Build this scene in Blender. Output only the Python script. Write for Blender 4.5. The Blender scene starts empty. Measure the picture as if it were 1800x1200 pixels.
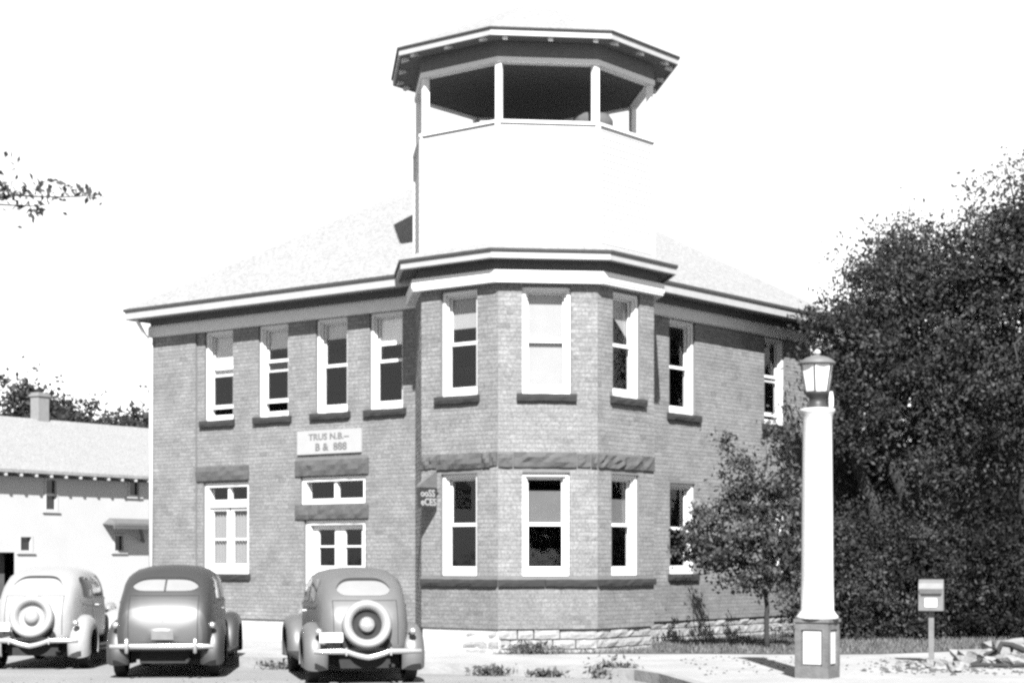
import bpy, bmesh, math, random
import numpy as np
from mathutils import Vector, Matrix
from mathutils.bvhtree import BVHTree

random.seed(7)
RNG = np.random.default_rng(7)
R = math.radians
scene = bpy.context.scene
C = scene.collection

# ------------------------------------------------------------------ camera, sky, sun, exposure
cam_d = bpy.data.cameras.new('camera')
cam = bpy.data.objects.new('camera', cam_d)
C.objects.link(cam)
cam.location = (0, 0, 1.75)
cam.rotation_euler = (R(90), 0, 0)
cam_d.sensor_width = 36.0
cam_d.lens = 64.0
cam_d.shift_y = 0.2122
cam_d.clip_end = 3000
scene.camera = cam

PHI = R(6.7)                      # the bay's front face is turned this far
SUN_AZ = R(2.8)                   # sun stands over the viewer's shoulder, square on to the bay
SUN_EL = R(41)
world = bpy.data.worlds.new('World')
scene.world = world
world.use_nodes = True
nt = world.node_tree
sky = nt.nodes.new('ShaderNodeTexSky')
sky.sky_type = 'NISHITA'
sky.sun_disc = False
sky.sun_elevation = SUN_EL
sky.sun_rotation = math.pi - SUN_AZ
sky.dust_density = 0.0
sky.air_density = 2.0
bw = nt.nodes.new('ShaderNodeRGBToBW')          # black-and-white film
nt.links.new(sky.outputs[0], bw.inputs[0])
bg = nt.nodes['Background']
nt.links.new(bw.outputs[0], bg.inputs['Color'])
bg.inputs['Strength'].default_value = 0.05

sun_d = bpy.data.lights.new('sun', 'SUN')
sun_d.energy = 5.0
sun_d.angle = R(0.5)
sun = bpy.data.objects.new('sun', sun_d)
C.objects.link(sun)
sv = Vector((math.sin(SUN_AZ) * math.cos(SUN_EL), -math.cos(SUN_AZ) * math.cos(SUN_EL), math.sin(SUN_EL)))
sun.rotation_euler = sv.to_track_quat('Z', 'Y').to_euler()
sun.location = (0, -10, 30)

scene.view_settings.view_transform = 'Standard'
scene.view_settings.look = 'None'
scene.view_settings.exposure = 2.1
scene.view_settings.gamma = 1.0
scene.render.engine = 'CYCLES'
scene.cycles.use_denoising = False
scene.cycles.max_bounces = 6
scene.cycles.filter_width = 2.7

# ------------------------------------------------------------------ materials (neutral greys: the picture is black and white)
def mat(name, v, rough=0.85, var=0.0, scale=6.0, bump=0.0, bscale=None, spec=0.3, attr=False, metal=0.0, var2=0.0, scale2=60.0, coat=0.0):
    m = bpy.data.materials.new(name)
    m.use_nodes = True
    t = m.node_tree
    p = t.nodes['Principled BSDF']
    p.inputs['Roughness'].default_value = rough
    p.inputs['Specular IOR Level'].default_value = spec
    p.inputs['Metallic'].default_value = metal
    if coat:
        p.inputs['Coat Weight'].default_value = coat
        p.inputs['Coat Roughness'].default_value = 0.12
    tc = t.nodes.new('ShaderNodeTexCoord')
    def noise(sc, det=4):
        n = t.nodes.new('ShaderNodeTexNoise')
        n.inputs['Scale'].default_value = sc
        n.inputs['Detail'].default_value = det
        t.links.new(tc.outputs['Object'], n.inputs['Vector'])
        return n.outputs['Fac']
    def math_(op, a, b):
        n = t.nodes.new('ShaderNodeMath'); n.operation = op
        for i, x in enumerate((a, b)):
            if isinstance(x, (int, float)): n.inputs[i].default_value = x
            else: t.links.new(x, n.inputs[i])
        return n.outputs[0]
    cur = v
    if attr:
        a = t.nodes.new('ShaderNodeAttribute'); a.attribute_name = 'tone'
        cur = math_('MULTIPLY', a.outputs['Fac'], v)
    for vr, sc in ((var, scale), (var2, scale2)):
        if vr:
            f = math_('ADD', math_('MULTIPLY', math_('SUBTRACT', noise(sc), 0.5), vr * 3.2), 1.0)
            cur = math_('MULTIPLY', cur, math_('MAXIMUM', f, 0.15))
    if isinstance(cur, (int, float)):
        p.inputs['Base Color'].default_value = (v, v, v, 1)
    else:
        cc = t.nodes.new('ShaderNodeCombineColor')
        for i in range(3): t.links.new(cur, cc.inputs[i])
        t.links.new(cc.outputs[0], p.inputs['Base Color'])
    if bump:
        b = t.nodes.new('ShaderNodeBump')
        b.inputs['Strength'].default_value = bump
        b.inputs['Distance'].default_value = 0.02
        t.links.new(noise(bscale or scale * 4), b.inputs['Height'])
        t.links.new(b.outputs[0], p.inputs['Normal'])
    return m

def leaf_mat(name, v, trans=0.45):
    m = bpy.data.materials.new(name); m.use_nodes = True
    t = m.node_tree; t.nodes.clear()
    o = t.nodes.new('ShaderNodeOutputMaterial'); mx = t.nodes.new('ShaderNodeMixShader'); mx.inputs[0].default_value = trans
    d = t.nodes.new('ShaderNodeBsdfDiffuse'); tr = t.nodes.new('ShaderNodeBsdfTranslucent')
    a = t.nodes.new('ShaderNodeAttribute'); a.attribute_name = 'tone'
    mu = t.nodes.new('ShaderNodeMath'); mu.operation = 'MULTIPLY'; mu.inputs[1].default_value = v
    t.links.new(a.outputs['Fac'], mu.inputs[0]); cc = t.nodes.new('ShaderNodeCombineColor')
    for i in range(3): t.links.new(mu.outputs[0], cc.inputs[i])
    t.links.new(cc.outputs[0], d.inputs[0]); t.links.new(cc.outputs[0], tr.inputs[0])
    t.links.new(d.outputs[0], mx.inputs[1]); t.links.new(tr.outputs[0], mx.inputs[2]); t.links.new(mx.outputs[0], o.inputs[0])
    return m

def glass_mat(name):
    m = bpy.data.materials.new(name); m.use_nodes = True
    t = m.node_tree; t.nodes.clear()
    o = t.nodes.new('ShaderNodeOutputMaterial')
    mx = t.nodes.new('ShaderNodeMixShader'); lw = t.nodes.new('ShaderNodeLayerWeight'); lw.inputs[0].default_value = 0.5; pw = t.nodes.new('ShaderNodeMath'); pw.operation = 'POWER'; pw.inputs[1].default_value = 5; fr = t.nodes.new('ShaderNodeMath'); fr.operation = 'MULTIPLY_ADD'; fr.inputs[1].default_value = 0.94; fr.inputs[2].default_value = 0.05; t.links.new(lw.outputs['Facing'], pw.inputs[0]); t.links.new(pw.outputs[0], fr.inputs[0])
    tr = t.nodes.new('ShaderNodeBsdfTransparent'); gl = t.nodes.new('ShaderNodeBsdfGlossy')
    tr.inputs[0].default_value = (0.9, 0.9, 0.9, 1)
    gl.inputs['Roughness'].default_value = 0.03
    tc = t.nodes.new('ShaderNodeTexCoord'); n = t.nodes.new('ShaderNodeTexNoise'); n.inputs['Scale'].default_value = 2.5
    b = t.nodes.new('ShaderNodeBump'); b.inputs['Strength'].default_value = 0.12; b.inputs['Distance'].default_value = 0.02
    t.links.new(tc.outputs['Object'], n.inputs['Vector']); t.links.new(n.outputs[0], b.inputs['Height'])
    t.links.new(b.outputs[0], gl.inputs['Normal'])
    t.links.new(fr.outputs[0], mx.inputs[0]); t.links.new(tr.outputs[0], mx.inputs[1]); t.links.new(gl.outputs[0], mx.inputs[2])
    t.links.new(mx.outputs[0], o.inputs[0])
    m.use_transparent_shadow = True
    return m

M = dict(
    brick=mat('brick', 0.114, 0.9, 0.26, 2.2, attr=True, var2=0.55, scale2=30),
    mortar=mat('mortar', 0.086, 0.95, 0.12, 20),
    brickplain=mat('brick_plain', 0.10, 0.95, 0.15, 20),
    sill=mat('sill_stone', 0.016, 0.95, 0.22, 9, bump=0.6, bscale=30),
    stone=mat('lintel_stone', 0.048, 0.95, 0.22, 9, bump=0.6, bscale=30, var2=0.18, scale2=45),
    white=mat('white_paint', 0.46, 0.6, 0.03, 12),
    trim=mat('trim_paint', 0.42, 0.65, 0.07, 7),
    fascia=mat('fascia_paint', 0.21, 0.7, 0.10, 5),
    lime=mat('limewash', 0.26, 0.95, 0.12, 4, bump=0.4, bscale=25),
    limestone=mat('limewashed_stone', 0.155, 0.95, 0.22, 5, bump=0.6, bscale=25, var2=0.25, scale2=22),
    joint=mat('foundation_joint', 0.035, 0.95, 0.2, 20),
    shingle=mat('shingle', 0.141, 0.9, 0.06, 2, bump=0.4, bscale=40, var2=0.42, scale2=16),
    shingle_edge=mat('shingle_edge', 0.025, 0.9, 0.2, 8),
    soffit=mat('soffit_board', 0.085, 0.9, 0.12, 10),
    siding=mat('tower_siding', 0.34, 0.7, 0.03, 6),
    dark_wood=mat('dark_wood', 0.05, 0.9, 0.2, 8),
    interior=mat('interior_plaster', 0.22, 0.95),
    shade=mat('window_shade', 0.19, 0.9, 0.06, 5),
    shade_white=mat('window_shade_white', 0.70, 0.9, 0.06, 5),
    board=mat('sign_board', 0.20, 0.7, 0.05, 6),
    shade_dim=mat('window_shade_dim', 0.075, 0.9, 0.08, 4),
    shade_grey=mat('window_shade_grey', 0.42, 0.9, 0.10, 5),
    curtain=mat('curtain', 0.14, 0.95, 0.05, 8),
    glass=glass_mat('window_glass'),
    ink=mat('sign_ink', 0.07, 0.8, 0.5, 18),
    concrete=mat('concrete', 0.178, 0.95, 0.20, 0.9, var2=0.16, scale2=18, bump=0.2, bscale=60),
    street=mat('street_gravel', 0.128, 0.95, 0.18, 0.7, var2=0.25, scale2=22, bump=0.4, bscale=40),
    lawn=mat('lawn_earth', 0.045, 0.95, 0.25, 2.5, bump=0.6, bscale=20),
    grass=mat('grass', 0.05, 0.8, attr=True),
    leaf=leaf_mat('leaf', 0.062),
    leaf_dark=leaf_mat('leaf_dark', 0.036),
    leaf_far=leaf_mat('leaf_far', 0.044),
    bark=mat('bark', 0.018, 0.95, 0.25, 8, bump=0.8, bscale=30),
    tyre=mat('tyre', 0.012, 0.8, 0.1, 20),
    chrome=mat('chrome', 0.40, 0.22, 0.05, 8, spec=0.5, metal=0.75),
    under=mat('underbody', 0.012, 0.9, 0.2, 10),
    carglass=mat('car_glass', 0.01, 0.08, spec=0.6),
    pale_pane=mat('pale_rear_pane', 0.135, 0.2, 0.08, 4, spec=0.5),  # plain pale tone filling the cars' rear windows
    white_car=mat('cream_car_paint', 0.165, 0.34, 0.06, 3, spec=0.4, var2=0.04, scale2=20),
    black_car=mat('black_car_paint', 0.009, 0.54, 0.15, 3, spec=1.0),
    grey_car=mat('grey_car_paint', 0.064, 0.44, 0.10, 3, spec=0.5, var2=0.06, scale2=20),
    metal=mat('dark_metal', 0.02, 0.5, 0.2, 10),
    grey_metal=mat('grey_metal', 0.07, 0.6, 0.2, 8),
    mail=mat('mailbox_paint', 0.085, 0.55, 0.2, 8),
    opal=mat('opal_glass', 0.45, 0.3, 0.03, 6),
    post=mat('cast_stone', 0.30, 0.8, 0.04, 4, bump=0.2, bscale=30),
    post_base=mat('cast_stone_base', 0.07, 0.9, 0.35, 6, bump=0.4, bscale=25),
    rubble=mat('rubble_concrete', 0.13, 0.95, 0.2, 7, bump=0.6, bscale=20),
    house=mat('house_siding', 0.25, 0.8, 0.05, 1.0),
    chimney=mat('chimney_brick', 0.12, 0.95, 0.15, 8),
    house_dark=mat('shaded_siding', 0.012, 0.9, 0.2, 3),  # near-black base colour carries the shade of the trees
)

# ------------------------------------------------------------------ helpers
def tag(o, label=None, cat=None, group=None, kind=None):
    if label: o['label'] = label
    if cat: o['category'] = cat
    if group: o['group'] = group
    if kind: o['kind'] = kind
    return o

def empty(name, loc, rz=0.0):
    o = bpy.data.objects.new(name, None)
    o.empty_display_size = 0.2
    C.objects.link(o)
    o.location = loc
    o.rotation_euler = (0, 0, rz)
    return o

def attach(o, parent, local):
    if parent is None: return
    o.parent = parent
    if not local:
        off = Vector((0, 0, 0)); p = parent
        while p is not None:
            off += p.location; p = p.parent
        o.location = -off

def link_mesh(name, me, m, parent=None, local=False, smooth=False):
    o = bpy.data.objects.new(name, me)
    if m: 
        me.materials.clear(); me.materials.append(m)
    if smooth:
        me.polygons.foreach_set('use_smooth', np.ones(len(me.polygons), dtype=bool))
    C.objects.link(o)
    attach(o, parent, local)
    return o

class MB:
    def __init__(s): s.v = []; s.f = []
    def quad(s, a, b, c, d):
        n = len(s.v); s.v += [tuple(a), tuple(b), tuple(c), tuple(d)]; s.f.append((n, n + 1, n + 2, n + 3)); return s
    def poly(s, pts):
        n = len(s.v); s.v += [tuple(p) for p in pts]; s.f.append(tuple(range(n, n + len(pts)))); return s
    def hexa(s, p):            # 8 points: bottom ring 0-3, top ring 4-7
        n = len(s.v); s.v += [tuple(q) for q in p]
        for f in ((3, 2, 1, 0), (4, 5, 6, 7), (0, 1, 5, 4), (1, 2, 6, 5), (2, 3, 7, 6), (3, 0, 4, 7)):
            s.f.append(tuple(n + i for i in f))
        return s
    def box(s, x0, x1, y0, y1, z0, z1):
        return s.hexa([(x0, y0, z0), (x1, y0, z0), (x1, y1, z0), (x0, y1, z0), (x0, y0, z1), (x1, y0, z1), (x1, y1, z1), (x0, y1, z1)])
    def fbox(s, F, u0, u1, z0, z1, w0, w1):     # box in a facade frame
        P = F.P
        return s.hexa([P(u0, z0, w1), P(u1, z0, w1), P(u1, z0, w0), P(u0, z0, w0), P(u0, z1, w1), P(u1, z1, w1), P(u1, z1, w0), P(u0, z1, w0)])
    def grid(s, rows, closed_u=False):
        n = len(s.v); h = len(rows); w = len(rows[0])
        for r in rows: s.v += [tuple(p) for p in r]
        for i in range(h - 1):
            for j in range(w if closed_u else w - 1):
                k = (j + 1) % w
                s.f.append((n + i * w + j, n + i * w + k, n + (i + 1) * w + k, n + (i + 1) * w + j))
        return s
    def lathe(s, prof, c=(0, 0, 0), axis='Z', seg=20, cap=True):   # prof: (radius, height)
        rows = []
        for r, h in prof:
            row = []
            for i in range(seg):
                a = 2 * math.pi * i / seg
                p = (r * math.cos(a), r * math.sin(a), h)
                if axis == 'Y': p = (p[0], p[2], -p[1])
                if axis == 'X': p = (p[2], p[0], p[1])
                row.append((p[0] + c[0], p[1] + c[1], p[2] + c[2]))
            rows.append(row)
        n = len(s.v)
        s.grid(rows, True)
        if cap:
            s.f.append(tuple(n + i for i in reversed(range(seg))))
            b = n + (len(rows) - 1) * seg
            s.f.append(tuple(b + i for i in range(seg)))
        return s
    def tube(s, pts, rad, seg=8):
        pts = [Vector(p) for p in pts]
        if not hasattr(rad, '__len__'): rad = [rad] * len(pts)
        rows = []
        for i, p in enumerate(pts):
            d = (pts[min(i + 1, len(pts) - 1)] - pts[max(i - 1, 0)]).normalized()
            up = Vector((0, 0, 1)) if abs(d.z) < 0.9 else Vector((1, 0, 0))
            a = d.cross(up).normalized(); b = a.cross(d)
            rows.append([p + (a * math.cos(2 * math.pi * k / seg) + b * math.sin(2 * math.pi * k / seg)) * rad[i] for k in range(seg)])
        n = len(s.v)
        s.grid(rows, True)
        s.f.append(tuple(n + i for i in reversed(range(seg))))
        b = n + (len(rows) - 1) * seg
        s.f.append(tuple(b + i for i in range(seg)))
        return s
    def build(s, name, m, parent=None, local=False, smooth=False, tone=None):
        me = bpy.data.meshes.new(name)
        me.from_pydata(s.v, [], s.f)
        me.update()
        if tone is not None:
            a = me.attributes.new('tone', 'FLOAT', 'POINT'); a.data.foreach_set('value', np.asarray(tone, dtype=np.float32))
        return link_mesh(name, me, m, parent, local, smooth)

class Frame:                   # a wall plane: o origin (left end seen from outside), d along the wall, n outward
    def __init__(s, o, n):
        s.o = Vector((o[0], o[1])); s.n = Vector((n[0], n[1])).normalized(); s.d = Vector((-s.n[1], s.n[0]))
    def P(s, u, z, w=0.0):
        q = s.o + s.d * u + s.n * w
        return (q.x, q.y, z)

def rot2(v, t):
    c, s_ = math.cos(t), math.sin(t)
    return (c * v[0] - s_ * v[1], s_ * v[0] + c * v[1])

def leaves(name, pts, size, m, parent=None, tone=(0.5, 1.5), flat=0.0, label=None, kind=None, smin=0.6):
    pts = np.asarray(pts); ct = pts[:, 3] if pts.shape[1] > 3 else 1.0; pts = pts[:, :3]; n = len(pts)
    a = RNG.normal(size=(n, 3)); a[:, 2] *= (1 - flat); a /= np.linalg.norm(a, axis=1)[:, None]
    b = RNG.normal(size=(n, 3)); b -= (b * a).sum(1)[:, None] * a; b /= np.linalg.norm(b, axis=1)[:, None]
    s_ = size * RNG.uniform(smin, 1.35, size=(n, 1))
    cup = np.cross(a, b) * s_ * 0.18
    v = np.stack([pts - a * s_, pts + b * s_ * 0.5 + cup, pts + a * s_, pts - b * s_ * 0.5 + cup], 1).reshape(-1, 3)
    me = bpy.data.meshes.new(name)
    me.vertices.add(4 * n); me.vertices.foreach_set('co', v.astype(np.float32).ravel())
    me.loops.add(4 * n); me.loops.foreach_set('vertex_index', np.arange(4 * n, dtype=np.int32))
    me.polygons.add(n); me.polygons.foreach_set('loop_start', np.arange(0, 4 * n, 4, dtype=np.int32))
    me.polygons.foreach_set('loop_total', np.full(n, 4, dtype=np.int32))
    me.update(calc_edges=True)
    t = np.repeat(RNG.uniform(tone[0], tone[1], n) * ct, 4).astype(np.float32)
    at = me.attributes.new('tone', 'FLOAT', 'POINT'); at.data.foreach_set('value', t)
    return tag(link_mesh(name, me, m, parent), kind=kind)

# ------------------------------------------------------------------ plan of the town hall
AP = 2.07                                   # apothem of the octagonal corner tower
CEN = Vector((0.37, 31 + AP * math.cos(PHI)))
N0 = (math.sin(PHI), -math.cos(PHI))
SIDE = 2 * AP * math.tan(math.pi / 8)
def octv(k, ap=AP):                         # k=0 left corner of the front face, rising to the left
    v = rot2(N0, R(-22.5 - 45 * k)); r = ap / math.cos(math.pi / 8)
    return Vector((CEN.x + v[0] * r, CEN.y + v[1] * r))
def octring(ap): return [octv(-k, ap) for k in range(8)]
NL, NR = rot2(N0, -math.pi / 4), rot2(N0, math.pi / 4)
FF = Frame(octv(0), N0)
FBL = Frame(octv(1), NL)
FBR = Frame(octv(-1), NR)
FSL = Frame(octv(2), rot2(N0, -math.pi / 2))
FSR = Frame(octv(-2), rot2(N0, math.pi / 2))
FL = Frame(octv(2), NL)                     # u runs from -7.29 (left corner) to 0 (tower)
FR = Frame(octv(-3), NR)                    # u runs from 0 (tower) to 6.67
LW, RW = 7.29, 6.67
def xy(p): return Vector((p[0], p[1]))
LC = xy(FL.P(-LW, 0)); RC = xy(FR.P(RW, 0))
QC = CEN + Vector(NL) * (AP * math.tan(math.pi / 8)) + Vector(NR) * (AP * math.tan(math.pi / 8))
BC = LC + RC - QC
ZB, ZF, ZE = 0.56, 6.44, 6.94               # brick base, frieze foot, eave

def sweep(path, prof, closed=True):
    """sweep a (w,z) profile along a plan polyline, mitred; outward is to the right of travel"""
    mb = MB(); n = len(path); rows = []
    for i in range(n):
        p = path[i]
        a = path[i - 1] if (closed or i > 0) else None
        b = path[(i + 1) % n] if (closed or i < n - 1) else None
        def nr(x, y):
            e = (y - x).normalized(); return Vector((e.y, -e.x))
        n1 = nr(a, p) if a is not None else nr(p, b)
        n2 = nr(p, b) if b is not None else n1
        mv = (n1 + n2); mv = mv / max(1e-6, mv.length_squared) * 2
        rows.append([(p.x + mv.x * w, p.y + mv.y * w, z) for w, z in prof])
    k = len(prof)
    N = len(mb.v)
    for r in rows: mb.v += r
    for i in range(n if closed else n - 1):
        j = (i + 1) % n
        for q in range(k):
            q2 = (q + 1) % k
            mb.f.append((i * k + q, j * k + q, j * k + q2, i * k + q2))
    if not closed:
        mb.f.append(tuple(range(k))); mb.f.append(tuple(reversed(range((n - 1) * k, n * k))))
    return mb

TH = empty('town_hall', (CEN.x, CEN.y, 0.15))
tag(TH, 'two-storey brick town hall with an octagonal corner bay and open white belfry', 'building')

# ------------------------------------------------------------------ ground
def sheet(name, pts, z, m, **kw):
    o = MB().poly([(p[0], p[1], z) for p in pts]).build(name, m)
    return tag(o, kind='structure')
sheet('ground', [(-900, -300), (900, -300), (900, 1500), (-900, 1500)], 0.0, M['street'])

dLl = -FL.d                                  # direction along the left street, away from the corner
K0 = Vector((-4.3, 29.75))
kerb = [K0 + dLl * 60, K0 + dLl * 20, K0 + dLl * 6, K0, Vector((-3.0, 28.85)), Vector((-1.6, 28.1)), Vector((0.0, 27.5)),
        Vector((1.3, 26.95)), Vector((1.9, 26.3)), Vector((2.2, 25.4)), Vector((2.4, 24.0)), Vector((2.9, 20)), Vector((4.4, 6)), Vector((5, -20))]
SW = 0.15
side_pts = [(p.x, p.y) for p in kerb] + [(60, -20), (60, 90), (-52, 90)]
mb = MB(); bmv = bmesh.new()
vs = [bmv.verts.new((x, y, SW)) for x, y in side_pts]
bmv.faces.new(vs); bmesh.ops.triangulate(bmv, faces=bmv.faces[:])
me = bpy.data.meshes.new('pavement'); bmv.to_mesh(me); bmv.free()
pavement = tag(link_mesh('pavement', me, M['concrete']), kind='structure')
kb = sweep(list(reversed(kerb)), [(-0.0, 0.0), (-0.0, SW + 0.012), (-0.16, SW + 0.012), (-0.16, 0.0)], False)
# the kerb lies on the pavement side of the line
kb.build('kerb', mat('kerb_stone', 0.15, 0.95, 0.25, 3, bump=0.5, bscale=15))['kind'] = 'structure'
# pavement joints: shallow grooves drawn as thin dark strips a few mm proud
lawn_pts = [(-0.35, 30.75), (1.2, 30.72), (3.0, 30.75), (4.9, 30.5), (6.2, 30.65), (8.5, 32.1), (12, 33.2), (22, 34), (40, 70), (10, 70), (2, 40), (1, 33)]
bmv = bmesh.new(); vs = [bmv.verts.new((x, y, 0.158)) for x, y in lawn_pts]
bmv.faces.new(vs); bmesh.ops.triangulate(bmv, faces=bmv.faces[:])
me = bpy.data.meshes.new('lawn'); bmv.to_mesh(me); bmv.free()
tag(link_mesh('lawn', me, M['lawn']), kind='structure')

# ------------------------------------------------------------------ openings
# (frame, u0, u1, z0, z1)
ZS1, ZT1, ZS2, ZT2 = 1.46, 3.22, 4.56, 6.38
WIN = [
    dict(F=FL, u=(-5.72, -4.88), z=(ZS2, ZT2), shade=.95, rai=.16, st='shade_grey', sill=(-5.83, -4.83)),
    dict(F=FL, u=(-4.15, -3.31), z=(ZS2, ZT2), shade=.45, rai=.20, st='shade_grey', sill=(-4.26, -3.22)),
    dict(F=FL, u=(-2.56, -1.72), z=(ZS2, ZT2), shade=.36, rai=.0, st='shade_grey', sill=(-2.68, -1.64)),
    dict(F=FL, u=(-1.15, -0.31), z=(ZS2, ZT2), shade=.62, rai=.0, st='shade_white', sill=(-1.26, -0.22)),
    dict(F=FBL, u=(0.45, 1.27), z=(ZS2, ZT2), shade=.66, rai=.0, st='shade', sill=(0.34, 1.32)),
    dict(F=FF, u=(0.42, 1.25), z=(ZS2, ZT2), shade=2.0, rai=.0, st='shade', sill=(0.32, 1.35)),
    dict(F=FBR, u=(0.44, 1.27), z=(ZS2, ZT2), shade=.9, rai=.0, st='shade', sill=(0.36, 1.42), slant=True),
    dict(F=FR, u=(1.12, 2.04), z=(ZS2, ZT2), shade=.0, rai=.0, st='shade', sill=(1.04, 2.2)),
    dict(F=FR, u=(4.70, 5.56), z=(ZS2, ZT2), shade=.0, rai=.1, st='shade', sill=(4.6, 5.68)),
    dict(F=FBL, u=(0.45, 1.26), z=(ZS1, ZT1), shade=.0, rai=.0, st='shade_grey', sill=None),
    dict(F=FF, u=(0.42, 1.23), z=(ZS1, ZT1), shade=1.0, top=.3, rai=.0, st='shade_dim', sill=None),
    dict(F=FBR, u=(0.40, 1.24), z=(ZS1, ZT1), shade=1.0, top=.45, rai=.0, st='shade_dim', sill=None),
    dict(F=FR, u=(1.14, 2.04), z=(ZS1, ZT1), shade=.0, rai=.0, st='shade_grey', sill=(1.08, 2.12)),
    dict(F=FR, u=(4.72, 5.56), z=(ZS1, ZT1), shade=.6, rai=.0, st='shade', sill=(4.66, 5.66)),
]
GW = (-5.77, -4.43, 1.45, 3.30)     # tall ground-floor window
TR = (-2.98, -1.26, 2.81, 3.34)     # transom light
DR = (-2.88, -1.26, 0.20, 2.50)     # doorway
HOLES = {id(F): [] for F in (FL, FBL, FF, FBR, FR, FSL, FSR)}
for w in WIN: HOLES[id(w['F'])].append((w['u'][0], w['u'][1], w['z'][0], w['z'][1]))
HOLES[id(FL)] += [GW, TR, DR]
STONES = []                          # lintels and sills that interrupt the brickwork (F,u0,u1,z0,z1)

# ------------------------------------------------------------------ walls
REV = 0.24
def wall(F, u0, u1, z0, z1, w, holes, name='wall', m='mortar', reveal=True):
    us = sorted({u0, u1, *[h[0] for h in holes if u0 < h[0] < u1], *[h[1] for h in holes if u0 < h[1] < u1]})
    zs = sorted({z0, z1, *[h[2] for h in holes if z0 < h[2] < z1], *[h[3] for h in holes if z0 < h[3] < z1]})
    mb = MB()
    for i in range(len(us) - 1):
        for j in range(len(zs) - 1):
            uc, zc = (us[i] + us[i + 1]) / 2, (zs[j] + zs[j + 1]) / 2
            if any(h[0] < uc < h[1] and h[2] < zc < h[3] for h in holes): continue
            mb.quad(F.P(us[i], zs[j], w), F.P(us[i + 1], zs[j], w), F.P(us[i + 1], zs[j + 1], w), F.P(us[i], zs[j + 1], w))
    if reveal:
        for a, b, c, d in holes:
            c = max(c, z0); e = 0.008
            mb.quad(F.P(a, c, w + e), F.P(a, c, -REV), F.P(a, d, -REV), F.P(a, d, w + e))
            mb.quad(F.P(b, c, -REV), F.P(b, c, w + e), F.P(b, d, w + e), F.P(b, d, -REV))
            mb.quad(F.P(a, d, w + e), F.P(a, d, -REV), F.P(b, d, -REV), F.P(b, d, w + e))
            mb.quad(F.P(a, c, -REV), F.P(a, c, w + e), F.P(b, c, w + e), F.P(b, c, -REV))
    return mb.build(name, M[m], TH)
ZW = 6.9
HL = HOLES[id(FL)]
wall(FL, -LW, 0, ZB, ZW, 0, HL)
wall(FBL, 0, SIDE, ZB, ZW, 0, HOLES[id(FBL)])
wall(FF, 0, SIDE, ZB, ZW, 0, HOLES[id(FF)])
wall(FBR, 0, SIDE, ZB, ZW, 0, HOLES[id(FBR)])
wall(FR, 0, RW, ZB, ZW, 0, HOLES[id(FR)])
wall(FSL, 0, SIDE, ZB, ZW, 0, [])
wall(FSR, 0, SIDE, ZB, ZW, 0, [])
# pier at the left corner stands a little proud
PIL = (-LW, -5.95)
mb = MB(); mb.fbox(FL, PIL[0], PIL[1], ZB, ZF, 0.002, 0.05); mb.build('corner_pier', M['mortar'], TH)
# end and rear walls
mb = MB()
for a, b in ((LC, BC), (BC, RC)):
    mb.quad((a.x, a.y, 0), (b.x, b.y, 0), (b.x, b.y, ZW), (a.x, a.y, ZW))
mb.build('rear_wall', M['brickplain'], TH)

# lintels, sills, belt courses: rock-faced stones
def rock(F, u0, u1, z0, z1, w0, w1, name, m, amp=0.022, nu=None, nz=3, tilt=0.0):
    nu = nu or max(3, int((u1 - u0) / 0.12))
    mb = MB(); rows = []
    for j in range(nz + 1):
        row = []
        for i in range(nu + 1):
            fu, fz = i / nu, j / nz
            edge = (i in (0, nu)) or (j in (0, nz))
            w = w1 - (0.010 if edge else 0) + (random.uniform(-amp, amp) if not edge else random.uniform(-amp * .5, 0))
            jz = random.uniform(-.006, .006)
            row.append(F.P(u0 + (u1 - u0) * fu, z0 + (z1 - z0) * fz + jz, w))
        rows.append(row)
    mb.grid(rows)
    def strip(front, zz, us):
        pass
    b = [F.P(u0 + (u1 - u0) * i / nu, z0, w0) for i in range(nu + 1)]
    t = [F.P(u0 + (u1 - u0) * i / nu, z1, w0) for i in range(nu + 1)]
    mb.grid([b, rows[0]]); mb.grid([rows[-1], t])
    l = [r[0] for r in rows]; rr = [r[-1] for r in rows]
    lb = [F.P(u0, z0 + (z1 - z0) * j / nz, w0) for j in range(nz + 1)]
    rb = [F.P(u1, z0 + (z1 - z0) * j / nz, w0) for j in range(nz + 1)]
    mb.grid([l, lb]); mb.grid([rb, rr])
    STONES.append((F, u0, u1, z0, z1))
    return mb.build(name, M[m], TH)
rock(FL, -6.02, -4.42, 3.34, 3.62, -0.05, 0.055, 'lintel', 'stone')
rock(FL, -3.11, -1.17, 3.36, 3.66, -0.05, 0.05, 'lintel', 'stone')
rock(FL, -3.11, -1.17, 2.52, 2.79, -0.05, 0.05, 'lintel', 'stone')
rock(FL, -5.80, -4.38, 1.335, 1.45, -0.1, 0.07, 'sill', 'sill', 0.01)
for F, seq in ((FBL, (0.0, 0.20, 0.36, 1.38, 1.56, SIDE)), (FF, (0.0, 0.26, 1.36, 1.60, SIDE)), (FBR, (0.0, 0.30, 1.34, SIDE))):
    for a, b in zip(seq[:-1], seq[1:]):
        rock(F, a + 0.008, b - 0.008, 3.315 + random.uniform(-.015, .02), 3.55 + random.uniform(-.02, .015), -0.05, 0.055, 'belt_stone', 'stone', 0.034)
    mid = SIDE / 2
    for a, b in ((0, mid - 0.05), (mid - 0.05, SIDE)):
        rock(F, a + 0.004, b - 0.004, 1.285, 1.40, -0.05, 0.075, 'band_stone', 'sill', 0.012, nz=2)

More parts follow.
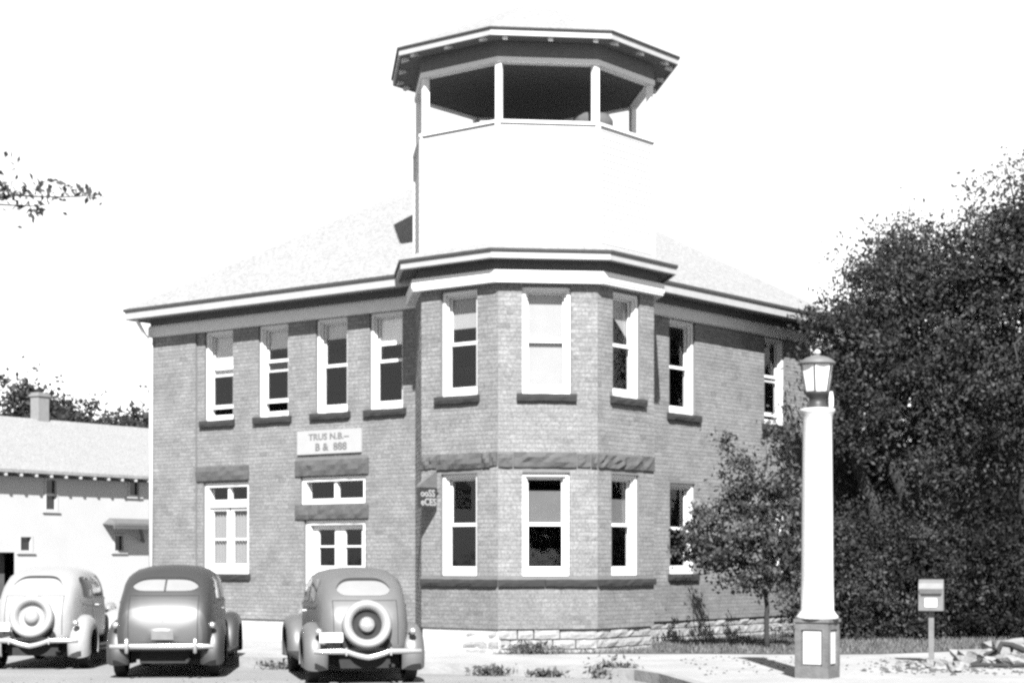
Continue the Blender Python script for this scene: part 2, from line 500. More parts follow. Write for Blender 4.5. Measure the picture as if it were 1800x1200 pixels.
# bricks: every one its own block, joined (far too many and too small to pick apart)
def brick_mesh():
    V = []; T = []
    course, bl, j = 0.0752, 0.215, 0.011
    regs = [(FL, PIL[1], 0.0, 0.0), (FL, PIL[0], PIL[1], 0.05), (FBL, 0, SIDE, 0), (FF, 0, SIDE, 0), (FBR, 0, SIDE, 0), (FR, 0, RW, 0), (FSL, 0, SIDE, 0), (FSR, 0, SIDE, 0)]
    for F, u0, u1, w in regs:
        holes = [h for h in HOLES[id(F)]] + [(s[1], s[2], s[3], s[4]) for s in STONES if s[0] is F]
        nrow = int((ZF + 0.04 - ZB) / course)
        for r in range(nrow):
            z0 = ZB + r * course; z1 = z0 + course - j; zc = (z0 + z1) / 2
            cuts = sorted((max(u0, h[0]), min(u1, h[1])) for h in holes if h[2] - .02 < zc < h[3] + .02 and h[1] > u0 and h[0] < u1)
            spans = []; a = u0
            for c0, c1 in cuts:
                if c0 > a: spans.append((a, c0))
                a = max(a, c1)
            if a < u1: spans.append((a, u1))
            head = (r % 6 == 5)
            L = bl / 2 if head else bl
            off = (L / 2) * (r % 2)
            rowt = random.uniform(0.96, 1.04)
            for s0, s1 in spans:
                k = math.floor((s0 - u0 + off) / L)
                while True:
                    a0 = u0 + k * L - off; a1 = a0 + L - j
                    k += 1
                    a0 = max(a0, s0 + .002); a1 = min(a1, s1 - .002)
                    if a0 >= s1: break
                    if a1 - a0 < 0.03: continue
                    pr = w + 0.003 + random.uniform(-.001, .002)
                    V.append([F.P(a0, z0, w - .004), F.P(a1, z0, w - .004), F.P(a1, z1, w - .004), F.P(a0, z1, w - .004),
                              F.P(a0, z0, pr), F.P(a1, z0, pr), F.P(a1, z1, pr), F.P(a0, z1, pr)])
                    t = rowt * random.gauss(1.0, 0.055)
                    if random.random() < .03: t *= 0.82
                    if zc < 1.28 and F is not FL: t *= .80      # darker base courses below the band
                    T.append(min(1.5, max(.5, t)))
    n = len(V)
    v = np.array(V, dtype=np.float32).reshape(-1, 3)
    q = np.array([[4, 5, 6, 7], [0, 1, 5, 4], [1, 2, 6, 5], [2, 3, 7, 6], [3, 0, 4, 7]], dtype=np.int32)
    idx = (np.arange(n, dtype=np.int32)[:, None, None] * 8 + q[None]).ravel()
    me = bpy.data.meshes.new('brickwork')
    me.vertices.add(8 * n); me.vertices.foreach_set('co', v.ravel())
    me.loops.add(20 * n); me.loops.foreach_set('vertex_index', idx)
    me.polygons.add(5 * n); me.polygons.foreach_set('loop_start', np.arange(0, 20 * n, 4, dtype=np.int32)); me.polygons.foreach_set('loop_total', np.full(5 * n, 4, dtype=np.int32))
    me.update(calc_edges=True); me.shade_flat()
    at = me.attributes.new('tone', 'FLOAT', 'POINT'); at.data.foreach_set('value', np.repeat(np.array(T, dtype=np.float32), 8))
    return tag(link_mesh('brickwork', me, M['brick'], TH), kind='stuff')

# ------------------------------------------------------------------ foundation
mb = MB()
mb.fbox(FL, -LW + .02, 0.0, -0.05, ZB, -0.3, -0.035)
mb.fbox(FBL, 0.0, SIDE, -0.05, ZB, -0.3, -0.03)
found = mb.build('foundation', M['lime'], TH)
mb = MB()
for F, a, b in ((FF, 0, SIDE), (FBR, 0, SIDE), (FR, 0, RW), (FSL, 0, SIDE), (FSR, 0, SIDE)):
    mb = MB(); mb.fbox(F, a, b, -0.05, ZB, -0.3, -0.07); mb.build('foundation_core', M['joint'], TH)
for F, a, b, zt in ((FBL, 0.9, SIDE, ZB), (FF, 0, SIDE, ZB), (FBR, 0, SIDE, ZB), (FR, 0, RW, ZB)):
    z = 0.10
    while z < zt - 0.06:
        h = random.uniform(.10, .17)
        if zt - z - h < 0.07: h = zt - z - 0.004
        u = a
        while u < b - 0.02:
            l = random.uniform(.24, .62)
            if b - u - l < 0.2: l = b - u
            rock(F, u + .012, u + l - .012, z + .008, z + h - .012, -0.12, -0.022 + random.uniform(-.02, .02), 'foundation_stone', 'limestone', 0.018, nz=2)
            u += l
        z += h
STONES[:] = [s for s in STONES if s[3] > ZB]
for w in WIN:
    if w['sill']:
        a, b = w['sill']
        w['sill_obj'] = (a, b, w['z'][0] - 0.125, w['z'][0] - 0.002)
        STONES.append((w['F'], a, b, w['z'][0] - 0.125, w['z'][0] - 0.002))
brick_mesh()

# ------------------------------------------------------------------ windows
def ringbox(mb, F, u0, u1, z0, z1, w0, w1, t, tb=None):
    tb = t if tb is None else tb
    mb.fbox(F, u0, u0 + t, z0, z1, w0, w1)
    mb.fbox(F, u1 - t, u1, z0, z1, w0, w1)
    mb.fbox(F, u0 + t, u1 - t, z1 - t, z1, w0, w1)
    mb.fbox(F, u0 + t, u1 - t, z0, z0 + tb, w0, w1)
def pane(F, u0, u1, z0, z1, w, parent):
    return MB().quad(F.P(u0, z0, w), F.P(u1, z0, w), F.P(u1, z1, w), F.P(u0, z1, w)).build('pane', M['glass'], parent)
def sash_window(w):
    F = w['F']; u0, u1 = w['u']; z0, z1 = w['z']
    e = 0.004
    fr = MB(); ringbox(fr, F, u0 + e, u1 - e, z0 + e, z1 - e, -REV + .01, -0.045, 0.055, 0.075)
    # staff bead in front of the sashes
    ringbox(fr, F, u0 + .058, u1 - .058, z0 + .082, z1 - .058, -0.125, -0.100, 0.03)
    win = fr.build('window', M['white'], TH)
    a0, a1, b0, b1 = u0 + .062, u1 - .062, z0 + .086, z1 - .062
    zm = (b0 + b1) / 2
    up = MB(); ringbox(up, F, a0, a1, zm - .02, b1, -0.195, -0.165, 0.055, 0.04); up.build('upper_sash', M['white'], win)
    lo = MB(); r = w['rai']; ringbox(lo, F, a0, a1, b0 + r, zm + .02 + r, -0.160, -0.130, 0.055, 0.075); lo.build('lower_sash', M['white'], win)
    pane(F, a0 + .05, a1 - .05, zm, b1 - .05, -0.18, win)
    pane(F, a0 + .05, a1 - .05, b0 + r + .07, zm + r, -0.145, win)
    if w['shade'] > 0:
        top = b1 - w.get('top', 0.0) * (b1 - zm)
        bot = b1 - w['shade'] * (b1 - zm)
        if w['shade'] >= 2: bot = b0
        mb = MB()
        if w.get('slant'):
            mb.hexa([F.P(a0, top - .12, -.212), F.P(a1, bot + .04, -.212), F.P(a1, bot + .04, -.216), F.P(a0, top - .12, -.216), F.P(a0, top, -.212), F.P(a1, top, -.212), F.P(a1, top, -.216), F.P(a0, top, -.216)])
        else:
            mb.fbox(F, a0, a1, bot, top, -.216, -.212)
            mb.fbox(F, a0, a1, bot - .02, bot, -.222, -.206)
        mb.build('shade', M[w['st']], win)
    if 'sill_obj' in w:
        a, b, c, d = w['sill_obj']
        o = rock(F, a, b, c, d, -0.12, 0.085, 'sill', 'sill', 0.010, nz=2)
        o.parent = win; o.location = (0, 0, 0)
    return win
for w in WIN: sash_window(w)

# tall ground-floor window with transom lights and curtains
F = FL; u0, u1, z0, z1 = GW; e = .004
fr = MB(); ringbox(fr, F, u0 + e, u1 - e, z0 + e, z1 - e, -REV + .01, -0.05, 0.085, 0.10)
um = (u0 + u1) / 2
fr.fbox(F, u0 + .09, u1 - .09, 2.80, 2.95, -0.19, -0.07)
fr.fbox(F, um - .03, um + .03, 2.95, z1 - .09, -0.18, -0.09)
gwin = fr.build('window', M['white'], TH)
gwin['label'] = 'tall curtained window with a two-light transom'
for a, b in ((u0 + .09, um - .03), (um + .03, u1 - .09)):
    pane(F, a, b, 2.95, z1 - .09, -0.15, gwin)
for a, b in ((u0 + .09, um - .02), (um + .02, u1 - .09)):
    s = MB(); ringbox(s, F, a + .004, b - .004, z0 + .105, 2.795, -.17, -.12, .065, .10)
    s.fbox(F, a + .07, b - .07, 2.14, 2.17, -.155, -.135)
    s.build('casement', M['white'], gwin)
    pane(F, a + .06, b - .06, z0 + .2, 2.74, -0.147, gwin)
    rows = [[F.P(a + (b - a) * i / 30, zz, -.21 + .025 * math.sin(i * 1.35 + (0 if zz > 2 else .5))) for i in range(31)] for zz in (z0 + .1, 2.0, 2.79)]
    MB().grid(rows).build('curtain', M['curtain'], gwin, smooth=True)
# transom over the door
u0, u1, z0, z1 = TR
fr = MB(); ringbox(fr, F, u0 + e, u1 - e, z0 + e, z1 - e, -REV + .01, -0.045, 0.085, 0.10)
um = (u0 + u1) / 2; fr.fbox(F, um - .035, um + .035, z0 + .104, z1 - .09, -.18, -.09)
tw = fr.build('window', M['white'], TH); tw['label'] = 'two-light transom window over the doorway'
pane(F, u0 + .085, um - .03, z0 + .1, z1 - .085, -.15, tw); pane(F, um + .03, u1 - .085, z0 + .1, z1 - .085, -.15, tw)
# double door
u0, u1, z0, z1 = DR
fr = MB(); fr.fbox(F, u0 + e, u0 + .10, z0, z1 - e, -REV + .01, -.05); fr.fbox(F, u1 - .10, u1 - e, z0, z1 - e, -REV + .01, -.05); fr.fbox(F, u0 + .10, u1 - .10, z1 - .09, z1 - e, -REV + .01, -.05)
door = fr.build('door', M['white'], TH)
um = (u0 + u1) / 2
for a, b, hs in ((u0 + .105, um - .004, 1), (um + .004, u1 - .105, -1)):
    s = MB(); w0, w1 = -.21, -.16
    s.fbox(F, a, a + .13, z0 + .02, z1 - .095, w0, w1); s.fbox(F, b - .13, b, z0 + .02, z1 - .095, w0, w1)
    for c, d in ((z0 + .02, z0 + .28), (1.15, 1.62), (1.98, 2.01), (z1 - .18, z1 - .095)):
        s.fbox(F, a + .13, b - .13, c, d, w0, w1)
    s.fbox(F, a + .13, b - .13, z0 + .28, 1.15, w0 + .005, w1 - .02)
    lf = s.build('door_leaf', M['white'], door)
    pane(F, a + .12, b - .12, 1.6, 1.99, -.185, lf); pane(F, a + .12, b - .12, 2.0, z1 - .17, -.185, lf)
    hx = um - .07 if hs == 1 else um + .07
    MB().lathe([(.0, 0), (.03, .005), (.03, .03), (.0, .04)], c=F.P(hx, 1.25, -.14), axis='Y', seg=10, cap=False).build('door_knob', M['metal'], lf)
MB().fbox(F, -2.95, -1.2, 0.14, 0.20, -.2, .35).build('door_step', M['limestone'], TH)

# floors inside keep the rooms dark
mb = MB()
for z in (0.5, 3.9, 6.52):
    n = len(mb.v)
    mb.poly([(p.x, p.y, z) for p in (LC + (CEN - LC) * .02, xy(FL.P(-.1, 0, -.3)), CEN, xy(FR.P(.1, 0, -.3)), RC + (CEN - RC) * .02, BC)])
    mb.poly([(p.x, p.y, z + .01) for p in octring(AP - .3)])
mb.build('floor_slab', M['interior'], TH)

# ------------------------------------------------------------------ eaves and roofs
OCT = octring(AP)
MAIN = [LC, QC, RC, BC]
LE = LC + FL.d * .26
BE = BC + FL.d * .26
EAVE = [LE, QC, RC, BE]
OH, OB = 0.545, 0.38
roof_apex_z = 10.35
cen = (LC + RC) / 2 + FL.d * .13
ev = []
for p, pr_, nx in ((LE, BE, QC), (QC, LE, RC), (RC, QC, BE), (BE, RC, LE)):
    n1 = (p - pr_).normalized(); n2 = (nx - p).normalized()
    a = Vector((n1.y, -n1.x)); b = Vector((n2.y, -n2.x)); ev.append(p + (a + b) * (OH + .03))
mb = MB()
apx = (cen.x, cen.y, roof_apex_z)
for i in range(4):
    a, b = ev[i], ev[(i + 1) % 4]
    mb.poly([(a.x, a.y, ZE), (b.x, b.y, ZE), apx])
roof = mb.build('roof', M['shingle'], TH)
sweep(EAVE, [(OH + .03, ZE - .002), (OH + .03, ZE - .055), (OH - .02, ZE - .055), (OH - .02, ZE - .01)]).build('shingle_edge', M['shingle_edge'], roof)
sweep(EAVE, [(OH, ZE - .057), (OH, ZE - .21), (OH - .03, ZE - .23), (OH - .05, ZE - .23), (OH - .05, ZE - .057)]).build('fascia', M['fascia'], roof)
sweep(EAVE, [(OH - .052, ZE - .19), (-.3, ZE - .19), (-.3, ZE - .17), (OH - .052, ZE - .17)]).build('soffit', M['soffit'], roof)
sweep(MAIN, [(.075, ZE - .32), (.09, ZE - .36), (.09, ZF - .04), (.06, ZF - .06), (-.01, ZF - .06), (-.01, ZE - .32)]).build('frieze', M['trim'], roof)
sweep(MAIN, [(.055, ZE - .192), (.055, ZE - .318), (-.01, ZE - .318), (-.01, ZE - .192)]).build('main_frieze_shade', M['soffit'], roof)  # upper frieze in the dark soffit tone: eave shadow put into the colour
# bay eave and skirt roof
skirt = MB()
o1, o2 = octring(AP + OB + .03), octring(AP + .0)
for i in range(8):
    j = (i + 1) % 8
    skirt.quad((o1[i].x, o1[i].y, ZE + .02), (o1[j].x, o1[j].y, ZE + .02), (o2[j].x, o2[j].y, ZE + .20), (o2[i].x, o2[i].y, ZE + .20))
bay_roof = skirt.build('bay_roof', M['shingle'], TH)
sweep(OCT, [(OB + .03, ZE + .018), (OB + .03, ZE - .025), (OB - .03, ZE - .025), (OB - .03, ZE + .01)]).build('shingle_edge', M['shingle_edge'], bay_roof)
sweep(OCT, [(OB, ZE - .027), (OB, ZE - .14), (OB - .03, ZE - .155), (OB - .05, ZE - .155), (OB - .05, ZE - .027)]).build('fascia', M['fascia'], bay_roof)
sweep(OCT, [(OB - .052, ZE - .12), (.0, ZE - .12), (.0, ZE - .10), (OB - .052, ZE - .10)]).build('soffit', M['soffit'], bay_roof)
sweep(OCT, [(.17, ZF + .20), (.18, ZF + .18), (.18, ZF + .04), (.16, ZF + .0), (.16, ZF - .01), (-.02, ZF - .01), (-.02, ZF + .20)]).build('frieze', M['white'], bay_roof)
sweep(OCT, [(.06, ZE - .122), (.06, ZF + .202), (-.02, ZF + .202), (-.02, ZE - .122)]).build('bay_frieze_shade', M['soffit'], bay_roof)  # top of the white bay frieze darkened to carry the eave's shadow

# tower shaft: lapped boards
mb = MB(); rows = []
z = ZE + .10
SH = 9.15
while z < SH:
    for a, zz in ((AP + .014, z), (AP + .002, min(SH, z + .118))):
        rows.append([(p.x, p.y, zz) for p in octring(a)])
    z += .12
mb.grid(rows, True)
shaft = mb.build('tower_shaft', M['siding'], TH)
for k in range(8):
    cb = MB()
    p = octv(k, AP + .02); d = (p - CEN).normalized(); t = Vector((-d.y, d.x))
    for sgn in (0,):
        q = [p + t * .05 - d * .03, p - t * .05 - d * .03, p - t * .05 * .8 + d * .012, p + t * .05 * .8 + d * .012]
        cb.hexa([(q[0].x, q[0].y, ZE + .1), (q[1].x, q[1].y, ZE + .1), (q[2].x, q[2].y, ZE + .1), (q[3].x, q[3].y, ZE + .1),
                 (q[0].x, q[0].y, SH), (q[1].x, q[1].y, SH), (q[2].x, q[2].y, SH), (q[3].x, q[3].y, SH)])
    cb.build('corner_board', M['siding'], shaft)
sweep(OCT, [(.05, SH), (.05, SH + .045), (-.16, SH + .045), (-.16, SH)]).build('parapet_cap', M['white'], shaft)
mb = MB(); mb.poly([(p.x, p.y, SH - .25) for p in octring(AP - .02)]); mb.build('belfry_floor', M['grey_metal'], shaft)
BZ0, BZ1 = 10.18, 10.27
for k in range(8):
    p = octv(k, AP - .07); d = (p - CEN).normalized(); t = Vector((-d.y, d.x)); h = .052
    q = [p + (t + d) * h, p + (t - d) * h, p + (-t - d) * h, p + (-t + d) * h]
    mb = MB(); mb.hexa([(a.x, a.y, SH + .045) for a in q] + [(a.x, a.y, BZ0) for a in q]); mb.build('belfry_post', M['white'], TH)
sweep(OCT, [(.02, BZ0), (.02, BZ1), (-.15, BZ1), (-.15, BZ0)]).build('belfry_beam', M['white'], TH)
ET = 10.655
mb = MB(); o1, top = octring(AP + .44), (CEN.x, CEN.y, 11.85)
for i in range(8):
    j = (i + 1) % 8
    mb.poly([(o1[i].x, o1[i].y, ET), (o1[j].x, o1[j].y, ET), top])
broof = mb.build('belfry_roof', M['shingle'], TH)
sweep(OCT, [(.44, ET - .002), (.44, ET - .028), (.36, ET - .028), (.36, ET - .01)]).build('shingle_edge', M['shingle_edge'], broof)
sweep(OCT, [(.41, ET - .03), (.41, ET - .135), (.375, ET - .135), (.375, ET - .03)]).build('fascia', M['fascia'], broof)
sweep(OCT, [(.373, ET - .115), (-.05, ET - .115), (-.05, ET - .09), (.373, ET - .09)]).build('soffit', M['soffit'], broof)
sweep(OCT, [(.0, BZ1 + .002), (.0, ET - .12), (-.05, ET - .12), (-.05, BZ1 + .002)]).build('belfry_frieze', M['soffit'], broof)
mb = MB(); mb.poly([(p.x, p.y, BZ0 + .02) for p in reversed(octring(AP - .14))]); mb.build('belfry_ceiling', M['dark_wood'], broof)
for k in range(8):
    a, b = octv(k + 1), octv(k)
    d = (b - a).normalized(); n = Vector((d.y, -d.x))
    for f in (.05, .5, .95):
        c = a + d * (SIDE * f)
        q = [c + n * .35 - d * .04, c + n * .35 + d * .04, c + n * .22 + d * .04, c + n * .22 - d * .04]
        mb = MB(); mb.hexa([(q[0].x, q[0].y, ET - .19), (q[1].x, q[1].y, ET - .19), (q[2].x, q[2].y, ET - .15), (q[3].x, q[3].y, ET - .15)] + [(v.x, v.y, ET - .117) for v in q])
        mb.build('bracket', M['trim'], broof)

# downspout at the left corner
mb = MB(); mb.tube([FL.P(-LW + .02, 0.25, .10), FL.P(-LW + .02, 6.2, .10), FL.P(-LW - .02, 6.5, .3), FL.P(-LW - .02, 6.72, .45)], .045, 10)
mb.build('downspout', M['white'], TH, smooth=True)

# lettering helper
def text_mesh(body, size, extrude=.002):
    cu = bpy.data.curves.new('t', 'FONT'); cu.body = body; cu.size = size; cu.extrude = extrude; cu.offset = size * .022
    cu.align_x = 'CENTER'; cu.align_y = 'CENTER'; cu.resolution_u = 3
    o = bpy.data.objects.new('t', cu); C.objects.link(o)
    dg = bpy.context.evaluated_depsgraph_get()
    me = bpy.data.meshes.new_from_object(o.evaluated_get(dg))
    bpy.data.objects.remove(o); bpy.data.curves.remove(cu)
    return me
def place_text(body, size, F, u, z, w, m, parent, name='lettering', sx=1.0):
    me = text_mesh(body, size)
    d, n = F.d, F.n
    T = Matrix(((d.x * sx, 0, n.x, 0), (d.y * sx, 0, n.y, 0), (0, 1, 0, 0), (0, 0, 0, 1)))
    me.transform(T); p = F.P(u, z, w)
    me.transform(Matrix.Translation(p))
    return link_mesh(name, me, m, parent)

# board over the door (a thing hung on the wall)
sg = MB(); sg.fbox(FL, -3.03, -1.33, 3.775, 4.235, .012, .045)
p = FL.P(-2.18, 3.775, .02)
sign = empty('wall_sign', p); tag(sign, 'white painted name board with two lines of faded lettering above the door', 'sign')
sg.build('board', M['board'], sign)
place_text('TRUS N.B.--', .17, FL, -2.18, 4.10, .047, M['ink'], sign, sx=1.25)
place_text('B &  888', .20, FL, -2.12, 3.90, .047, M['ink'], sign, sx=1.2)

# projecting sign on the bay
FS = Frame(xy(FBL.P(.40, 0, .52)), (FBL.d.x, FBL.d.y))   # its face looks along the wall towards the viewer
# in this frame u runs from the outer edge (0) towards the wall (.5)
q = FBL.P(.40, 2.66, .3)
ps = empty('projecting_sign', q); tag(ps, 'small dark gabled sign projecting from the bay beside the ground-floor window', 'sign')
mb = MB()
mb.fbox(FS, 0.0, .46, 2.64, 2.98, -.05, .0); mb.build('sign_box', M['metal'], ps)
mb = MB()
a = [FS.P(0, 2.985, .01), FS.P(.46, 2.985, .01), FS.P(.46, 3.25, .01), FS.P(.40, 3.25, .01), FS.P(0.0, 3.03, .01)]
b = [FS.P(0, 2.985, -.06), FS.P(.46, 2.985, -.06), FS.P(.46, 3.25, -.06), FS.P(.40, 3.25, -.06), FS.P(0.0, 3.03, -.06)]
mb.poly(a); mb.poly(list(reversed(b)))
for i in range(5):
    j = (i + 1) % 5
    mb.quad(a[j], a[i], b[i], b[j])
mb.build('sign_hood', M['grey_metal'], ps)
place_text('ooSS', .17, FS, .22, 2.88, .004, M['board'], ps, sx=1.1)
place_text('eCES', .17, FS, .24, 2.73, .004, M['board'], ps, sx=1.1)
mb = MB(); mb.tube([FS.P(.46, 2.9, -.025), FS.P(.55, 2.9, -.025)], .02, 6); mb.build('bracket', M['metal'], ps)

# siren in the belfry
sz = SH - .25
s0 = (CEN.x + 1.05, CEN.y - 1.0, sz)
siren = empty('siren', s0); tag(siren, 'dark drum-shaped siren standing inside the open belfry', 'siren')
MB().lathe([(.10, 0), (.10, .28)], c=s0, seg=10).build('stand', M['metal'], siren)
MB().lathe([(.10, .28), (.30, .32), (.36, .42), (.36, .55), (.30, .64), (.08, .70)], c=s0, seg=18).build('drum', M['dark_wood'], siren, smooth=True)

# ------------------------------------------------------------------ cars (origin on the ground under the rear bumper, +Y forward)
def interp(xs, ys, x):
    """monotone-ish cubic through the points"""
    xs = np.asarray(xs, float); ys = np.asarray(ys, float)
    h = np.diff(xs); dl = np.diff(ys) / h
    m = np.zeros_like(ys); m[1:-1] = np.where(dl[:-1] * dl[1:] > 0, 2 * dl[:-1] * dl[1:] / (dl[:-1] + dl[1:] + 1e-12), 0); m[0] = dl[0]; m[-1] = dl[-1]
    i = np.clip(np.searchsorted(xs, x) - 1, 0, len(xs) - 2)
    t = (x - xs[i]) / h[i]
    return ((1 + 2 * t) * (1 - t) ** 2 * ys[i] + t * (1 - t) ** 2 * h[i] * m[i] + t * t * (3 - 2 * t) * ys[i + 1] + t * t * (t - 1) * h[i] * m[i + 1])

SEC = [(0, 0), (.55, 0), (.88, .01), (.97, .06), (.995, .16), (1.005, .30), (1.005, .46), (.985, .60), (.955, .72), (.91, .82), (.83, .90), (.70, .95), (.50, .98), (.26, .995), (0, 1)]
def make_car(name, label, loc, rz, paint, style, prof):
    root = empty(name, loc, rz); tag(root, label, 'car')
    L = dict(parent=root, local=True)
    S = [p[0] for p in prof]; Wd = [p[1] for p in prof]; Zt = [p[2] for p in prof]; Zb = [p[3] for p in prof]
    st = np.unique(np.concatenate([np.linspace(S[0], S[0] + 1.2, 26), np.linspace(S[0] + 1.2, S[-1], 40), S]))
    ring = []
    for s_ in st:
        w, zt, zb = float(interp(S, Wd, s_)), float(interp(S, Zt, s_)), float(interp(S, Zb, s_))
        half = [(w * a, zb + (zt - zb) * b) for a, b in SEC]
        pts = [(x, s_, z) for x, z in half] + [(-x, s_, z) for x, z in reversed(half[1:-1])]
        ring.append(pts)
    mb = MB(); mb.grid(ring, True)
    n = len(ring[0]); k = len(ring)
    mb.f.append(tuple(range(n))); mb.f.append(tuple(reversed(range((k - 1) * n, k * n))))
    body = mb.build('body', M[paint], smooth=True, **L)
    bvh = BVHTree.FromPolygons([Vector(v) for v in mb.v], mb.f)
    def conform(name_, outline, ax, m, off=.006, nu=18, nv=6, parent=body, lift=0.0):
        """a panel lying on the body: outline(f) -> (a, lo, hi); ax 'rear' a=x, 'left'/'right' a=s"""
        rows = []
        for j in range(nv + 1):
            row = []
            for i in range(nu + 1):
                a, lo, hi = outline(i / nu); z = lo + (hi - lo) * j / nv
                if ax == 'rear': o, d = Vector((a, -3, z)), Vector((0, 1, 0))
                elif ax == 'right': o, d = Vector((3, a, z)), Vector((-1, 0, 0))
                else: o, d = Vector((-3, a, z)), Vector((1, 0, 0))
                h = bvh.ray_cast(o, d)
                p = h[0] + h[1] * (off if h[1].dot(d) < 0 else -off) if h[0] is not None else o + d * 2.3
                row.append(tuple(p))
            rows.append(row)
        m2 = MB(); m2.grid(rows)
        return m2.build(name_, M[m], parent, True, True)
    # rear window
    hw, z0, z1 = style['rw']
    def rw(f, g=0.0, top=None):
        x = -hw - g + 2 * (hw + g) * f; q = abs(x) / (hw + g)
        hi = z1 + g - (z1 - z0) * .55 * q ** 5; lo = z0 - g + (z1 - z0) * .30 * q ** 8
        return (x, lo, hi)
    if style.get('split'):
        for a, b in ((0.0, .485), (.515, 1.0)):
            conform('rear_window', lambda f: rw(a + (b - a) * f), 'rear', 'pale_pane', .008)
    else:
        conform('rear_window', rw, 'rear', style.get('rwmat', 'pale_pane'), .008)
    def edge_shade(f):
        x, lo, hi = rw(f, .012); q = abs(f - .5) * 2
        return (x, hi - .004, hi + .026 * (1 - q ** 4) + .004)
    conform('window_edge_shade', edge_shade, 'rear', 'under', .009, nv=2)  # dark strip standing in for shade on the window's recessed top edge
    # side windows
    for ax in ('right', 'left'):
        for s0, s1, lo, hi in style['sw']:
            def so(f, s0=s0, s1=s1, lo=lo, hi=hi):
                s_ = s0 + (s1 - s0) * f; q = abs(f - .5) * 2
                return (s_, lo + .02 * q ** 6, hi - .07 * q ** 6)
            conform('side_window', so, ax, 'carglass', .006, nu=12, nv=4)
        s0, s1 = style['door']
        for s_ in (s0, s1):
            conform('door_seam', lambda f, s_=s_: (s_ + .006 * (f * 2 - 1), .48, 1.40), ax, 'under', .003, nu=1, nv=10)
        conform('belt_moulding', lambda f: (style['belt'][0] + (style['belt'][1] - style['belt'][0]) * f, style['bz'], style['bz'] + .028), ax, paint, .014, nu=24, nv=1)
    # wheels and fenders
    wr = .355; ws = (style['axle'], style['axle'] + 2.84)
    for yi, y in enumerate(ws):
        for sg in (1, -1):
            x = .69 * sg
            wm = MB().lathe([(wr - .10, -.07), (wr - .03, -.085), (wr, -.05), (wr, .05), (wr - .03, .085), (wr - .10, .07)], c=(x, y, wr), axis='X', seg=28, cap=False)
            wh = wm.build('wheel', M['tyre'], smooth=True, **L)
            MB().lathe([(.02, .045 * sg), (.10, .05 * sg), (.12, .03 * sg), (.20, .02 * sg), (.235, .055 * sg), (.26, .06 * sg)], c=(x, y, wr), axis='X', seg=24).build('rim', M[paint], wh, True, True)
            MB().lathe([(.0, .085 * sg), (.05, .08 * sg), (.085, .06 * sg), (.09, .04 * sg)], c=(x, y, wr), axis='X', seg=18, cap=False).build('hubcap', M['chrome'], wh, True, True)
            # fender: a crowned channel over the wheel
            rows = []
            if yi == 0: a0, a1 = R(-18), R(205)
            else: a0, a1 = R(-5), R(196)
            for i in range(27):
                f = i / 26; a = a0 + (a1 - a0) * f         # a=0 points back, 90 up, 180 forward
                rr = .435 + .05 * math.sin(max(0, min(math.pi, a)))
                if yi == 0: rr += .10 * max(0, math.cos(a)) ** 2
                else: rr += .30 * max(0, math.cos(a)) ** 2.2 + .06 * max(0, -math.cos(a))
                cy, cz = y - math.cos(a) * rr, wr + math.sin(a) * rr * (1.0 if yi == 0 else 1.04)
                nx_, nz_ = -math.cos(a), math.sin(a)
                row = []
                for lx, dr in ((.52, -.035), (.60, .0), (.70, .022), (.79, .01), (.855, -.04), (.89, -.115), (.895, -.20 if yi == 0 else -.17), (.875, -.20 if yi == 0 else -.17), (.865, -.12), (.83, -.06), (.70, -.01), (.52, -.06)):
                    row.append(((.52 + (lx - .52) * .90) * sg, cy + nx_ * dr, cz + nz_ * dr))
                rows.append(row)
            MB().grid(rows, True).build('fender', M[paint], smooth=True, **L)
    for sg in (1, -1):
        mb = MB(); mb.box(min(.58 * sg, .86 * sg), max(.58 * sg, .86 * sg), ws[0] + .42, ws[1] - .55, .30, .345); mb.build('running_board', M['under'], **L)
        mb = MB().lathe([(.0, -.22), (.06, -.19), (.10, -.08), (.115, .03), (.105, .07), (.0, .085)], c=(.50 * sg, style['nose'] - .42, .88), axis='Y', seg=16, cap=False)
        mb.build('headlight', M['chrome'], smooth=True, **L)
        tl = MB().lathe([(.0, -.055), (.035, -.05), (.052, -.02), (.045, .03), (.0, .06)], c=(style['tail'][0] * sg, style['tail'][1], style['tail'][2]), axis='Y', seg=14, cap=False)
        t = tl.build('tail_light', M['chrome'], smooth=True, **L)
        MB().tube([(style['tail'][0] * sg, style['tail'][1] + .03, style['tail'][2]), (style['tail'][0] * sg * .88, style['tail'][1] + .28, style['tail'][2] - .06)], .014, 6).build('stalk', M['chrome'], t, True, True)
        MB().tube([(.69 * sg, style['door'][0] + .12, 1.0), (.74 * sg, style['door'][0] + .13, 1.0), (.74 * sg, style['door'][0] + .24, 1.0)], .012, 6).build('door_handle', M['chrome'], **L)
    mb = MB(); mb.box(-.24, .24, style['nose'] - .03, style['nose'] + .01, .45, .92); mb.build('grille', M['chrome'], **L)
    # bumpers
    def bumper(y, dip, name_='bumper', bow=.05, hw_=.75):
        rows = []
        for i in range(33):
            x = -hw_ + 2 * hw_ * i / 32; q = abs(x) / hw_
            zc = style['bz_b'] - dip * max(0, 1 - abs(x) / .30) ** 1.0 * (1.5 - .5 * max(0, 1 - abs(x) / .30))
            yy = y + bow * q * q + .05 * max(0, q - .9) * 10 * .4
            t = .042 - .01 * q ** 4
            rows.append([(x, yy + .012, zc - t), (x, yy - .006, zc - t * .7), (x, yy - .012, zc), (x, yy - .006, zc + t * .7), (x, yy + .012, zc + t), (x, yy + .022, zc)])
        m3 = MB(); m3.grid(rows, True)
        return m3.build(name_, M['chrome'], smooth=True, **L)
    rb = bumper(0.0, style['dip'])
    rb['label'] = 'bright rear bumper'
    bumper(style['nose'] + .18, 0, bow=-.05)
